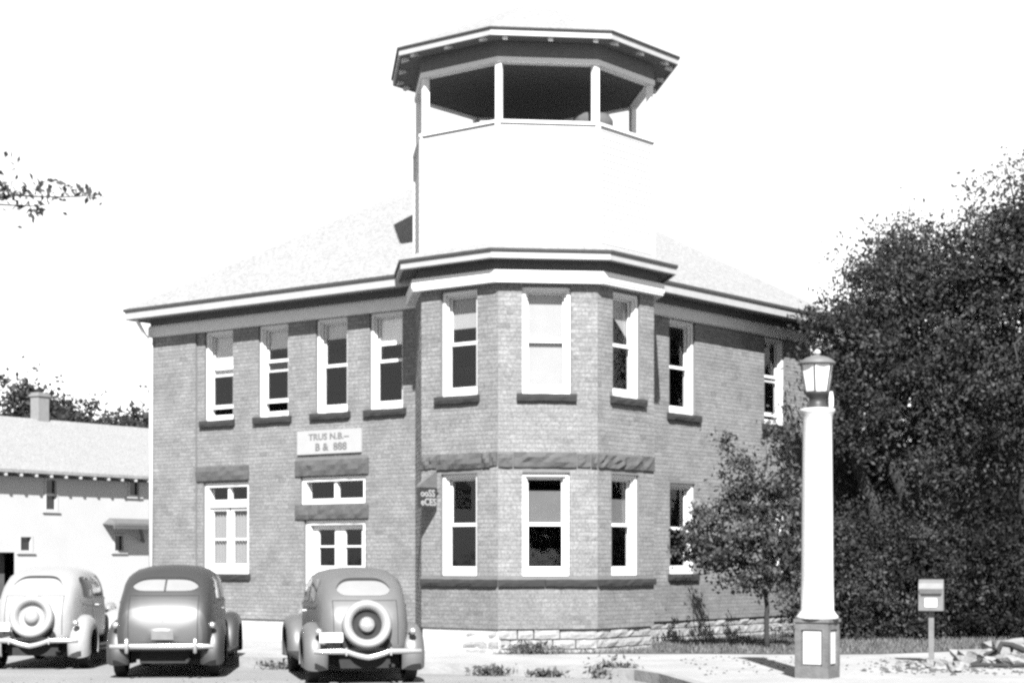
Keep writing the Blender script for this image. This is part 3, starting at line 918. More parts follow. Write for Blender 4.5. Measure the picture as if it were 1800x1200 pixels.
    for sg in (1, -1):
        MB().tube([(.40 * sg, .02, style['bz_b']), (.42 * sg, .35, style['bz_b'] + .02), (.42 * sg, .8, .42)], .022, 6).build('bumper_bracket', M['under'], rb, True)
        if style['guards']:
            g = MB(); g.lathe([(.0, -.115), (.028, -.10), (.032, 0), (.028, .10), (.0, .115)], c=(.49 * sg, -.03, style['bz_b'] + .01), seg=10, cap=False); g.build('bumper_guard', M['chrome'], rb, True, True)
        else:
            g = MB(); g.box(.31 * sg - .012, .31 * sg + .012, -.025, .01, style['bz_b'] - .055, style['bz_b'] + .055); g.build('bumper_clamp', M['chrome'], rb, True)
    # underside
    mb = MB(); mb.box(-.50, .50, .55, 4.0, .27, .50); mb.build('chassis', M['under'], **L)
    mb = MB(); mb.tube([(-.68, ws[0], wr), (-.12, ws[0], wr), (-.09, ws[0], wr), (.09, ws[0], wr), (.12, ws[0], wr), (.68, ws[0], wr)], [.04, .045, .13, .13, .045, .04], 12); mb.build('rear_axle', M['under'], smooth=True, **L)
    MB().tube([(.36, .12, .27), (.36, 1.2, .28)], .026, 8).build('exhaust_pipe', M['under'], **L)
    mb = MB(); mb.box(-.36, .36, .42, .75, .22, .46); mb.build('fuel_tank', M['under'], **L)
    # licence plate
    px, pz = style['plate']
    mb = MB(); mb.box(px - .16, px + .16, style['plate_y'], style['plate_y'] + .012, pz, pz + .13); mb.build('licence_plate', M[style['plate_m']], **L)
    bx = style['seam']
    for sg in (1, -1):
        conform('panel_seam', lambda f: (sg * bx + .005 * (f * 2 - 1) - sg * .10 * 0, .56, style['rw'][1] - .06), 'rear', 'under', .003, nu=1, nv=10)
    conform('panel_seam', lambda f: (-bx + 2 * bx * f, style['rw'][1] - .066, style['rw'][1] - .058), 'rear', 'under', .003, nu=16, nv=1)
    # spare wheel
    if style.get('spare'):
        sy, szz = style['spare']
        tilt = R(-12)
        sp = MB().lathe([(.20, .07), (.215, .0), (.24, -.035), (.285, -.065), (.325, -.045), (.345, .0), (.345, .08), (.30, .12), (.20, .12)], axis='Y', seg=40, cap=False)
        def til(v):
            x, y, z = v; return (x, y * math.cos(tilt) - z * math.sin(tilt) + sy, y * math.sin(tilt) + z * math.cos(tilt) + szz)
        sp.v = [til(v) for v in sp.v]; spo = sp.build('spare_wheel', M[style['spare_m']], smooth=True, **L)
        d = MB().lathe([(.21, .03), (.19, .055), (.14, .065), (.115, .035), (.112, .03)], axis='Y', seg=32, cap=False); d.v = [til(v) for v in d.v]; d.build('rim', M[style['rim_m']], spo, True, True)
        h = MB().lathe([(.115, .035), (.11, .0), (.085, -.03), (.045, -.045), (.0, -.05)], axis='Y', seg=24, cap=False); h.v = [til(v) for v in h.v]; h.build('hubcap', M['chrome'] if style['spare_m'] != 'white_car' else M['white_car'], spo, True, True)
        b = MB().lathe([(.10, .06), (.10, .30)], axis='Y', seg=12); b.v = [til(v) for v in b.v]; b.build('spare_mount', M['under'], spo, True)
        # recess behind and below the spare
        conform('tail_pan', lambda f: (-.40 + .8 * f, .46, .46 + .30 * (1 - (abs(f - .5) * 2) ** 3) + .02), 'rear', 'under', .006, nu=14, nv=4)
    else:
        MB().tube([(0, style['hand'][0], style['hand'][1]), (.0, style['hand'][0] - .03, style['hand'][1]), (.0, style['hand'][0] - .03, style['hand'][1] - .08)], .012, 6).build('trunk_handle', M['chrome'], **L)
        conform('window_divider', lambda f: (-.012 + .024 * f, z0, z1 + .02), 'rear', paint, .016, nu=1, nv=4)
    return root

P36 = [  # station, half width, top, bottom
    (.238, .06, .68, .60), (.243, .24, .77, .53), (.26, .38, .87, .49), (.30, .50, .99, .46), (.37, .565, 1.11, .44), (.50, .615, 1.26, .42), (.68, .64, 1.40, .42), (.90, .655, 1.52, .42), (1.2, .67, 1.60, .42), (1.6, .68, 1.635, .42),
    (2.2, .685, 1.62, .42), (2.5, .675, 1.56, .42), (2.68, .655, 1.44, .42), (2.86, .61, 1.16, .42), (2.98, .57, 1.10, .42), (3.4, .45, 1.07, .44), (3.9, .34, 1.04, .46), (4.25, .27, 1.00, .48), (4.34, .20, .93, .50)]
st36 = dict(rw=(.37, 1.23, 1.435), rwmat='pale_pane', sw=[(.98, 1.48, 1.14, 1.46), (1.60, 2.42, 1.14, 1.47)], door=(1.54, 2.5), belt=(.8, 2.8), bz=1.07, axle=.86, nose=4.34,
            tail=(.66, .30, .74), bz_b=.475, dip=.085, seam=.45, guards=False, plate=(-.50, .60), plate_y=.16, plate_m='white', spare=(.155, .845), spare_m='white_car', rim_m='under')
P38 = [
    (.163, .06, .66, .58), (.168, .26, .75, .53), (.185, .44, .85, .47), (.215, .57, .96, .43), (.27, .645, 1.07, .41), (.36, .68, 1.18, .40), (.48, .695, 1.29, .40), (.66, .705, 1.42, .40), (.86, .71, 1.53, .40), (1.1, .715, 1.61, .40), (1.45, .715, 1.655, .40), (1.9, .715, 1.665, .40),
    (2.3, .71, 1.64, .40), (2.6, .695, 1.55, .40), (2.82, .66, 1.36, .40), (3.0, .60, 1.13, .40), (3.4, .50, 1.09, .42), (3.9, .40, 1.05, .44), (4.25, .30, 1.00, .46), (4.38, .2, .9, .5)]
st38 = dict(rw=(.47, 1.275, 1.44), split=True, sw=[(1.02, 1.52, 1.16, 1.49), (1.66, 2.5, 1.16, 1.50)], door=(1.6, 2.6), belt=(.8, 2.9), bz=1.09, axle=.90, nose=4.38,
            tail=(.70, .38, .78), bz_b=.485, dip=.0, seam=.50, guards=True, plate=(.0, .575), plate_y=.150, plate_m='mail', hand=(.22, .86))
# heights of the tail end matched to each kind; the outer shapes differ in back and trunk
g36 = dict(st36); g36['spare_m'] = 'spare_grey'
M['spare_grey'] = mat('spare_cover', 0.15, 0.45, 0.08, 6, spec=0.4)
w36 = dict(st36); w36['rwmat'] = 'white_car'; w36['rim_m'] = 'white_car'; w36['plate'] = (-.5, .62)
make_car('parked_car', 'pale fastback sedan with a spare wheel on its tail, leftmost of the parked cars', (-7.55, 28.45, 0), R(1.5), 'white_car', w36, P36)['group'] = 'cars parked nose-in at the kerb'
make_car('parked_car', 'black sedan with a smooth trunk and split rear window, between the other parked cars', (-5.08, 26.35, 0), R(4), 'black_car', st38, P38)['group'] = 'cars parked nose-in at the kerb'
make_car('parked_car', 'grey fastback sedan with a bright-rimmed spare wheel, nearest the brick bay', (-1.98, 25.15, 0), R(12), 'grey_car', g36, P36)['group'] = 'cars parked nose-in at the kerb'

# ------------------------------------------------------------------ lamp pillar
LP = Vector((4.13, 24.62, SW))
lamp = empty('street_lamp', LP); tag(lamp, 'tall white round lamp pillar with a lantern on a panelled base', 'street lamp')
def rsq(hw, z, rz, c=LP):
    return [(c.x + rot2((sx * hw, sy * hw), rz)[0], c.y + rot2((sx * hw, sy * hw), rz)[1], z) for sx, sy in ((-1, -1), (1, -1), (1, 1), (-1, 1))]
RZ = R(-29)
mb = MB()
mb.hexa(rsq(.235, SW, RZ) + rsq(.235, SW + .16, RZ))
mb.hexa(rsq(.195, SW + .16, RZ) + rsq(.195, .87, RZ))
mb.hexa(rsq(.232, .80, RZ) + rsq(.232, .90, RZ))
mb.hexa(rsq(.25, .90, RZ) + rsq(.25, .945, RZ))
for sx in (-1, 1):
    for sy in (-1, 1):
        c = rot2((sx * .192, sy * .192), RZ)
        mb.hexa(rsq(.045, SW + .16, RZ, Vector((LP.x + c[0], LP.y + c[1], 0))) + rsq(.045, .80, RZ, Vector((LP.x + c[0], LP.y + c[1], 0))))
mb.build('base', M['post_base'], lamp)
for k in range(4):
    a = RZ + k * math.pi / 2; n = rot2((0, -1), a); t = rot2((1, 0), a)
    c = Vector((LP.x + n[0] * .2, LP.y + n[1] * .2)); q = []
    for w_, s_ in ((.012, -1), (.012, 1), (-.012, 1), (-.012, -1)):
        q.append((c.x + n[0] * w_ + t[0] * .125 * s_, c.y + n[1] * w_ + t[1] * .125 * s_))
    mb = MB(); mb.hexa([(x, y, .34) for x, y in q] + [(x, y, .78) for x, y in q]); mb.build('base_panel', M['post'], lamp)
MB().lathe([(.29, .945), (.28, .98), (.245, 1.02), (.222, 1.06), (.216, 1.5), (.210, 2.3), (.200, 3.2), (.196, 3.62), (.205, 3.68), (.225, 3.72), (.235, 3.74), (.235, 3.775), (.19, 3.785)], c=(LP.x, LP.y, 0), seg=36).build('column', M['post'], lamp, smooth=True)
MB().lathe([(.16, 3.785), (.14, 3.82), (.12, 3.84), (.11, 3.92), (.15, 3.95), (.17, 3.985), (.17, 4.01)], c=(LP.x, LP.y, 0), seg=20).build('collar', M['metal'], lamp, smooth=True)
N6 = 6
def hexr(r, z, off=R(11)): return [(LP.x + r * math.cos(off + 2 * math.pi * i / N6), LP.y + r * math.sin(off + 2 * math.pi * i / N6), z) for i in range(N6)]
lan = MB(); lan.grid([hexr(.155, 4.012), hexr(.225, 4.37)], True); lo = lan.build('lantern_glass', M['opal'], lamp)
for i in range(N6):
    a, b = hexr(.163, 4.0)[i], hexr(.233, 4.385)[i]
    MB().tube([a, b], .011, 6).build('lantern_rib', M['metal'], lo)
MB().lathe([(.245, 4.375), (.248, 4.40), (.21, 4.435), (.16, 4.465), (.10, 4.485), (.04, 4.495), (.03, 4.51)], c=(LP.x, LP.y, 0), seg=24).build('lantern_cap', M['grey_metal'], lamp, smooth=True)
MB().lathe([(.02, 4.51), (.04, 4.525), (.045, 4.545), (.03, 4.57), (.0, 4.585)], c=(LP.x, LP.y, 0), seg=14, cap=False).build('finial', M['post'], lamp, smooth=True)
MB().lathe([(.03, 3.79), (.035, 3.9), (.02, 4.0)], c=(LP.x + .165, LP.y - .12, 0), seg=8).build('lamp_switch', M['opal'], lamp)

# ------------------------------------------------------------------ mailbox on a post
MP = Vector((6.45, 28.0, SW))
mail = empty('mailbox', MP, 0); tag(mail, 'grey letter collection box on a short post beside the lawn', 'mailbox')
a = R(-16)
def mloc(x, y, z): q = rot2((x, y), a); return (MP.x + q[0], MP.y + q[1], z)
mb = MB(); mb.hexa([mloc(x, y, SW) for x, y in ((-.04, -.04), (.04, -.04), (.04, .04), (-.04, .04))] + [mloc(x, y, .98) for x, y in ((-.04, -.04), (.04, -.04), (.04, .04), (-.04, .04))])
mb.build('post', M['mail'], mail)
pr = [(-.16, .96), (-.16, 1.30), (-.13, 1.38), (-.07, 1.425), (.0, 1.44), (.07, 1.425), (.13, 1.38), (.16, 1.30), (.16, .96)]
mb = MB(); A_ = [mloc(-.185, y, z) for y, z in pr]; B_ = [mloc(.185, y, z) for y, z in pr]
mb.poly(A_); mb.poly(list(reversed(B_))); mb.grid([A_ + [A_[0]], B_ + [B_[0]]]); box = mb.build('box', M['mail'], mail)
mb = MB(); mb.hexa([mloc(x, y, z) for x, y, z in ((-.17, -.175, 1.22), (.17, -.175, 1.22), (.17, -.15, 1.22), (-.17, -.15, 1.22), (-.17, -.20, 1.29), (.17, -.20, 1.29), (.17, -.15, 1.30), (-.17, -.15, 1.30))]); mb.build('letter_flap', M['mail'], mail)
mb = MB(); mb.hexa([mloc(x, y, z) for x, y, z in ((-.15, -.166, 1.185), (.15, -.166, 1.185), (.15, -.15, 1.185), (-.15, -.15, 1.185), (-.15, -.166, 1.215), (.15, -.166, 1.215), (.15, -.15, 1.215), (-.15, -.15, 1.215))]); mb.build('letter_slot', M['tyre'], mail)
mb = MB(); mb.hexa([mloc(x, y, z) for x, y, z in ((-.09, -.167, 1.02), (.09, -.167, 1.02), (.09, -.15, 1.02), (-.09, -.15, 1.02), (-.09, -.167, 1.15), (.09, -.167, 1.15), (.09, -.15, 1.15), (-.09, -.15, 1.15))]); mb.build('notice_plate', M['opal'], mail)

# ------------------------------------------------------------------ broken concrete and fallen branches on the right
def chunk(c, s, label, group, name='broken_slab', m='rubble', rz=None, cat='rubble'):
    bm = bmesh.new(); bmesh.ops.create_cube(bm, size=1.0)
    bmesh.ops.subdivide_edges(bm, edges=bm.edges[:], cuts=2, use_grid_fill=True)
    for v in bm.verts:
        v.co += Vector((random.uniform(-.1, .1), random.uniform(-.1, .1), random.uniform(-.08, .08)))
        v.co = Vector((v.co.x * s[0], v.co.y * s[1], v.co.z * s[2]))
    bmesh.ops.rotate(bm, verts=bm.verts[:], matrix=Matrix.Rotation(random.uniform(0, 6.28) if rz is None else rz, 3, 'Z') @ Matrix.Rotation(random.uniform(-.25, .25), 3, 'X'))
    zmin = min(v.co.z for v in bm.verts)
    for v in bm.verts: v.co.z -= zmin + .01
    me = bpy.data.meshes.new(name); bm.to_mesh(me); bm.free()
    o = link_mesh(name, me, M[m]); o.location = (c[0], c[1], c[2])
    return tag(o, label, cat, group)
for i in range(9):
    x = 5.75 + random.uniform(0, .75); y = 26.0 + random.uniform(-.3, 1.2)
    chunk((x, y, SW), (random.uniform(.12, .30), random.uniform(.12, .25), random.uniform(.07, .14)), 'small pale lump of broken concrete scattered in front of the mailbox', 'broken concrete by the mailbox')
for i, (x, y, sx, sy, sz_) in enumerate(((7.15, 27.2, .42, .3, .14), (7.45, 27.0, .5, .35, .16), (7.75, 27.4, .4, .3, .2), (7.05, 27.9, .55, .3, .2), (7.6, 28.2, .8, .35, .3), (7.95, 28.0, .4, .4, .3))):
    chunk((x, y, SW), (sx, sy, sz_), 'larger slab of broken concrete under the fallen limb at the right edge', 'broken concrete under the fallen limb')
gm = MB()
def pebble(x, y, z, s_):
    n = len(gm.v)
    for dx, dy, dz in ((1, 0, .3), (-.2, .9, .4), (-.9, -.1, .3), (.1, -1, .35), (0, 0, .9)): gm.v.append((x + dx * s_ * random.uniform(.6, 1.2), y + dy * s_ * random.uniform(.6, 1.2), z + dz * s_))
    b = len(gm.v)
    for k in range(4): gm.v.append((gm.v[n + k][0], gm.v[n + k][1], z - .01))
    for k in range(4):
        gm.f.append((n + k, n + (k + 1) % 4, n + 4)); gm.f.append((b + k, b + (k + 1) % 4, n + (k + 1) % 4, n + k))
for _ in range(260):
    x = random.uniform(2.6, 8.0); pebble(x, random.uniform(25.0, 29.8), SW, random.uniform(.008, .028))
for _ in range(90):
    x = random.gauss(6.4, .7); pebble(x, random.gauss(26.6, .6), SW, random.uniform(.015, .05))
for _ in range(300):
    pebble(random.uniform(-8, 2), random.uniform(23, 26.5), 0, random.uniform(.008, .02))
tag(gm.build('loose_grit', M['lintel'] if 'lintel' in M else M['stone']), 'loose grit and pebbles scattered over street and pavement', 'grit', kind='stuff')
fl = MB()
fl.tube([(6.70, 26.9, .17), (6.9, 27.0, .22), (7.05, 27.1, .33), (7.22, 27.05, .38), (7.3, 27.15, .49), (7.44, 27.1, .47), (7.6, 27.05, .40), (7.7, 27.1, .36), (7.8, 26.95, .24), (7.95, 26.9, .18)], [.015, .03, .03, .045, .04, .045, .05, .035, .03, .02], 7)
fl.tube([(7.95, 26.9, .18), (8.0, 27.0, .38), (8.06, 27.0, .5), (8.0, 27.1, .66), (7.88, 27.15, .72), (7.62, 27.2, .70)], [.05, .05, .045, .05, .035, .02], 7)
fl.tube([(6.5, 26.75, .17), (6.9, 26.72, .20), (7.3, 26.8, .18), (7.7, 26.7, .21), (8.2, 26.75, .18)], [.02, .035, .03, .04, .03], 7)
fl.tube([(7.22, 27.05, .38), (7.1, 26.9, .45), (6.95, 26.85, .44)], [.02, .014, .006], 6)
tag(fl.build('fallen_limb', M['bark'], smooth=True), 'dark crooked fallen limb lying over slabs at the right edge', 'branch')

# ------------------------------------------------------------------ plants
def grass(name, pts, hmin, hmax, m, kind=None, parent=None, wd=.012, spread=.35):
    pts = np.asarray(pts); n = len(pts)
    h = RNG.uniform(hmin, hmax, n); a = RNG.uniform(0, 2 * np.pi, n); dx = np.stack([np.cos(a), np.sin(a)], 1) * wd
    ln = RNG.normal(size=(n, 2)) * spread * h[:, None]
    v = np.zeros((n, 3, 3)); v[:, 0, :2] = pts[:, :2] - dx; v[:, 1, :2] = pts[:, :2] + dx; v[:, 2, :2] = pts[:, :2] + ln
    v[:, 0, 2] = v[:, 1, 2] = pts[:, 2]; v[:, 2, 2] = pts[:, 2] + h
    me = bpy.data.meshes.new(name)
    me.vertices.add(3 * n); me.vertices.foreach_set('co', v.astype(np.float32).ravel())
    me.loops.add(3 * n); me.loops.foreach_set('vertex_index', np.arange(3 * n, dtype=np.int32))
    me.polygons.add(n); me.polygons.foreach_set('loop_start', np.arange(0, 3 * n, 3, dtype=np.int32)); me.polygons.foreach_set('loop_total', np.full(n, 3, dtype=np.int32))
    me.update(calc_edges=True)
    at = me.attributes.new('tone', 'FLOAT', 'POINT'); at.data.foreach_set('value', np.repeat(RNG.uniform(.5, 1.7, n), 3).astype(np.float32))
    return tag(link_mesh(name, me, m, parent), kind=kind)
def in_poly(p, poly):
    x, y = p; c = False; j = len(poly) - 1
    for i in range(len(poly)):
        xi, yi = poly[i]; xj, yj = poly[j]
        if (yi > y) != (yj > y) and x < (xj - xi) * (y - yi) / (yj - yi) + xi: c = not c
        j = i
    return c
gp = []
while len(gp) < 26000:
    p = (random.uniform(-.4, 14), random.uniform(30.4, 41))
    if in_poly(p, lawn_pts): gp.append((p[0], p[1], .156))
g = grass('lawn_grass', gp, .03, .10, M['grass'], kind='stuff'); tag(g, 'short rough grass in front of the building and trees', 'grass')
def weed(x, y, z, rad, h, n, label):
    o = empty('weed_clump', (x, y, z)); tag(o, label, 'weed', 'weeds along the kerb and wall')
    r = np.abs(RNG.normal(size=n)) * rad * .6; a = RNG.uniform(0, 6.28, n)
    grass('stems', np.stack([x + r * np.cos(a) * 1.6, y + r * np.sin(a), np.full(n, z)], 1), h * .4, h, M['grass'], parent=o, wd=.01, spread=.5, kind='stuff')
    q = RNG.normal(size=(n, 3)) * np.array([rad * .8, rad * .5, h * .22]) + np.array([x, y, z + h * .5]); q[:, 2] = np.maximum(q[:, 2], z + .02)
    leaves('foliage', q, .05, M['leaf'], o, tone=(.7, 2.0))
weed(1.50, 26.72, 0.0, .22, .30, 170, 'tallest leafy weed clump in the gutter in front of the bay')
weed(-.30, 27.35, 0.0, .20, .16, 120, 'low weed clump in the gutter left of the tall one, near the grey car')
weed(.55, 27.05, 0.0, .18, .13, 90, 'low weed clump in the gutter midway between its neighbours')
weed(-3.6, 29.05, 0.0, .25, .14, 110, 'low weeds in the gutter between the black and grey cars')
weed(.35, 30.70, .158, .30, .22, 150, 'weeds growing against the foundation stones of the bay')

def branchy(mb, base, tip, r0, r1, bend=.15, seg=6):
    base, tip = Vector(base), Vector(tip); L_ = (tip - base).length
    pts = [base + (tip - base) * (i / seg) + Vector((random.uniform(-1, 1), random.uniform(-1, 1), random.uniform(-.5, .5))) * (bend * L_ * .3 if 0 < i < seg else 0) for i in range(seg + 1)]
    mb.tube(pts, [r0 + (r1 - r0) * i / seg for i in range(seg + 1)], 7)
    return pts
RAG = [.12, 1.3]
def crown_pts(blobs, n_cl, per, spread, zmin=None):
    out = []; cs = []
    vol = np.array([b[3] * b[4] * b[5] for b in blobs]); pr = vol ** .62; pr = pr / pr.sum()
    for _ in range(n_cl):
        b = blobs[RNG.choice(len(blobs), p=pr)]
        d = RNG.normal(size=3); d /= np.linalg.norm(d)
        far = RNG.random() < RAG[0]
        r = RNG.uniform(1.05, RAG[1]) if far else RNG.uniform(.2, 1) ** .45 * RNG.uniform(.88, 1.10)
        c = np.array(b[:3]) + d * r * np.array(b[3:6]); cs.append(c)
        k = max(4, int(per * (RNG.uniform(.12, .45) if far else RNG.uniform(.4, 1.6))))
        q = c + RNG.normal(size=(k, 3)) * spread * np.array([1, 1, .7]) * RNG.uniform(.6, 1.3)
        out.append(np.concatenate([q, np.full((k, 1), RNG.uniform(.5, 1.45) * (1.6 if RNG.random() < .12 else 1.0))], 1))
    return np.concatenate(out), cs
def tree(name, label, base, trunk, limbs, blobs, n_cl, per, spread, size, m, r0, group=None, tone=(.45, 1.6), cat='tree'):
    o = empty(name, base); tag(o, label, cat, group)
    mb = MB(); pts = [Vector(base)] + [Vector(t) for t in trunk]
    dense = []
    for i in range(len(pts) - 1):
        for k in range(4): dense.append(pts[i].lerp(pts[i + 1], k / 4) + Vector((random.uniform(-.3, .3), random.uniform(-.3, .3), 0)) * r0)
    dense.append(pts[-1])
    nn = len(dense)
    mb.tube(dense, [r0 * (1.25 if i == 0 else 1 - .62 * i / nn) for i in range(nn)], 9)
    cp, cs = crown_pts(blobs, n_cl, per, spread)
    order = sorted(range(len(cs)), key=lambda i: random.random())
    for i in order[:limbs]:
        t = random.uniform(.5, .98); st_ = dense[int(t * (nn - 1))]
        branchy(mb, st_, cs[i], r0 * .32, r0 * .05)
    mb.build('trunk', M['bark'], o, smooth=True)
    leaves('crown', cp, size, m, o, tone=tone)
    return o

# young tree on the lawn, in front of the right-hand wing
tree('young_tree', 'young slender tree with sparse leaves on the lawn before the right wing', (4.53, 32.4, .15),
     [(4.53, 32.4, .9), (4.50, 32.4, 1.6), (4.42, 32.45, 2.6), (4.55, 32.4, 3.6)], 26,
     [(4.30, 32.4, 1.75, .95, .8, .62), (4.40, 32.4, 2.45, .70, .7, .6), (4.74, 32.4, 3.5, .28, .4, .95), (4.15, 32.4, 3.05, .2, .3, .7), (3.82, 32.4, 3.3, .14, .2, .85), (3.55, 32.4, 2.2, .5, .5, .62), (3.2, 32.4, 1.95, .32, .4, .25), (4.95, 32.4, 2.5, .42, .6, .9), (5.05, 32.4, 1.5, .4, .5, .5)],
     430, 28, .10, .050, M['leaf'], .05, tone=(.5, 1.5))
# big trees at the right: loose, ragged crowns
RAG[:] = [.26, 1.62]
tree('leaning_tree', 'leaning tree behind the lamp pillar, its crown overhanging the end of the eave', (8.0, 37.0, .15), [(7.55, 37, 2.2), (7.05, 37, 3.6), (6.75, 37, 4.9), (6.6, 37.2, 6.2)], 26,
     [(6.75, 36.4, 6.1, .85, 1.0, .75), (7.5, 36.6, 6.9, 1.1, 1.2, .9), (8.1, 36.8, 7.3, .9, 1.0, 1.0), (7.0, 36.2, 5.3, .8, .8, .5), (7.9, 38.6, 5.6, 1.2, .8, .7), (6.35, 35.9, 6.2, .5, .6, .6), (6.9, 36.0, 4.4, .6, .6, .8), (7.5, 38.4, 3.4, 1.0, .6, .9)],
     420, 80, .21, .050, M['leaf_dark'], .16, 'trees massed at the right', tone=(.6, 1.7))
tree('leaning_tree', 'second leaning tree, standing right of the one behind the lamp pillar', (8.75, 37.6, .15), [(8.25, 37.6, 2.4), (7.8, 37.6, 3.9), (7.5, 37.6, 5.0), (7.6, 37.6, 6.5)], 26,
     [(8.0, 37.4, 7.4, 1.0, 1.1, 1.0), (8.9, 37.4, 7.6, 1.2, 1.2, 1.1), (8.4, 37.2, 6.4, 1.3, 1.1, .8), (9.6, 37.2, 7.0, 1.2, 1.2, 1.2), (9.0, 39.0, 5.0, 1.5, .8, 1.2), (10.0, 39.0, 4.0, 1.5, .8, 1.4), (7.7, 39.2, 4.2, .9, .7, .9), (8.6, 36.3, 5.4, 1.0, .6, .7), (9.3, 36.3, 4.3, .9, .6, 1.0), (8.4, 36.2, 3.4, .5, .4, .5)],
     600, 80, .21, .050, M['leaf_dark'], .17, 'trees massed at the right', tone=(.6, 1.7))
tree('broad_tree', 'tallest broad dark tree, cut by the right edge of the picture', (10.4, 36.5, .15), [(10.4, 36.5, 2.0), (10.3, 36.5, 4.0), (10.4, 36.6, 6.5), (10.7, 36.6, 8.5)], 30,
     [(10.2, 36.2, 7.6, 1.5, 1.4, 1.3), (11.3, 36.4, 9.0, 1.3, 1.3, 1.7), (10.3, 36.0, 6.0, 1.6, 1.3, 1.2), (11.6, 36.2, 5.5, 1.7, 1.4, 1.8), (9.7, 36.0, 4.9, 1.1, 1.0, 1.0), (12.2, 36.6, 7.6, 1.4, 1.3, 1.8), (10.5, 36.3, 8.7, .9, 1.0, 1.1), (9.6, 36.4, 7.9, .8, .9, .9)],
     620, 80, .23, .053, M['leaf_dark'], .22, 'trees massed at the right', tone=(.6, 1.7))
RAG[:] = [.12, 1.3]
# shrubs under them
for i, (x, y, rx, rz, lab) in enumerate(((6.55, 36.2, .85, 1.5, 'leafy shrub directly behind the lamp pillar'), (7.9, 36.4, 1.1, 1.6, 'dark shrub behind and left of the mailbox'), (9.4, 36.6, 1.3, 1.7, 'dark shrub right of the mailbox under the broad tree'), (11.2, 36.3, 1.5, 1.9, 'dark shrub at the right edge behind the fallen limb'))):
    tree('shrub', lab, (x, y, .15), [(x, y, .6), (x + .1, y, 1.3)], 10, [(x, y, rz * .75, rx, .9, rz * .8), (x + .3, y + .2, rz * 1.25, rx * .7, .7, rz * .7), (x - .3, y, .65, rx, .8, .55)], 230, 70, .18, .048, M['leaf_dark'], .06, 'shrubs under the right-hand trees', tone=(.6, 1.6) if i < 2 else (.35, 1.0), cat='shrub')  # right-hand pair toned darker: deep shade put into the leaf tone
for i, (x, y, h, lab) in enumerate(((9.0, 47, 6.4, 'dense tree far behind the leaning trees'), (13.0, 46, 8.0, 'dense tree far behind the broad tree'), (17, 48, 9.5, 'dense background tree beyond the right edge'))):
    tree('background_tree', lab, (x, y, .15), [(x, y, h * .3), (x, y, h * .7)], 12, [(x, y, h * .62, 2.6, 2.0, h * .32), (x - .5, y, h * .3, 2.7, 1.8, h * .3), (x + 1, y - .3, h * .35, 2.4, 1.8, h * .35)], 220, 30, .32, .16, M['leaf_dark'], .25, 'trees massed at the right', tone=(.4, 1.7))
# house glimpsed between the trunks
hx = empty('neighbour_house', (9.5, 42.5, .15)); tag(hx, 'shaded house glimpsed between the leaning trunks, narrow white windows showing', 'house')
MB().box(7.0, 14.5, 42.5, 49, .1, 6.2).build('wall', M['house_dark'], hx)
mb = MB(); mb.hexa([(6.7, 42.2, 6.2), (14.8, 42.2, 6.2), (14.8, 49.3, 6.2), (6.7, 49.3, 6.2), (8.5, 45.5, 7.4), (13, 45.5, 7.4), (13, 46, 7.4), (8.5, 46, 7.4)]); mb.build('roof', M['shingle_edge'], hx)
for x in (8.25, 9.16):
    wn = MB().box(x - .13, x + .13, 42.42, 42.49, 4.55, 5.85).build('window', M['post'], hx)
    MB().box(x - .2, x + .2, 42.38, 42.49, 4.48, 4.54).build('sill', M['post'], wn)

# branch hanging into the top left of the picture, from a tree that stands outside it
tb = empty('roadside_tree', (-9.2, 14.4, 0)); tag(tb, 'leafy branch of a roadside tree reaching in at the upper left', 'tree')
mb = MB(); branchy(mb, (-9.2, 14.4, 0), (-9.1, 14.4, 8.2), .22, .07, .02, 10)
bp = branchy(mb, (-9.15, 14.4, 3.6), (-4.1, 14.0, 4.60), .08, .018, .03, 10)
branchy(mb, (-4.4, 14.05, 4.55), (-3.15, 14.0, 4.55), .010, .003, .14, 7)
branchy(mb, (-4.3, 14.05, 4.5), (-3.66, 14.0, 4.46), .010, .004, .06, 4)
rp, rc = crown_pts([(-9.2, 14.4, 7.6, 1.7, 1.8, 1.9), (-9.8, 14.2, 6.2, 1.5, 1.5, 1.0), (-8.4, 14.6, 6.4, 1.2, 1.3, .9)], 220, 40, .22)
for c_ in rc[::6]: branchy(mb, (-9.15, 14.4, random.uniform(3.8, 7.4)), c_, .05, .008, .1, 5)
mb.build('trunk', M['bark'], tb, smooth=True)
lp = [rp[:, :3]]
for c, n, sp in (((-3.95, 14, 4.60), 44, .08), ((-3.88, 14, 4.54), 34, .05), ((-3.72, 14, 4.50), 18, .05), ((-3.66, 14, 4.44), 14, .04), ((-3.60, 14, 4.60), 14, .035), ((-3.54, 14, 4.53), 9, .03), ((-3.45, 14, 4.60), 12, .035), ((-3.37, 14, 4.58), 12, .035), ((-3.27, 14, 4.56), 10, .03), ((-3.20, 14, 4.52), 8, .025), ((-3.78, 14, 4.58), 12, .03)):
    lp.append(np.array(c) + RNG.normal(size=(n, 3)) * sp)
for k in range(2, len(bp)):
    lp.append(np.array(bp[k]) + RNG.normal(size=(70, 3)) * np.array([.3, .2, .12]))
leaves('crown', np.concatenate(lp), .034, M['leaf'], tb, tone=(.5, 1.5))

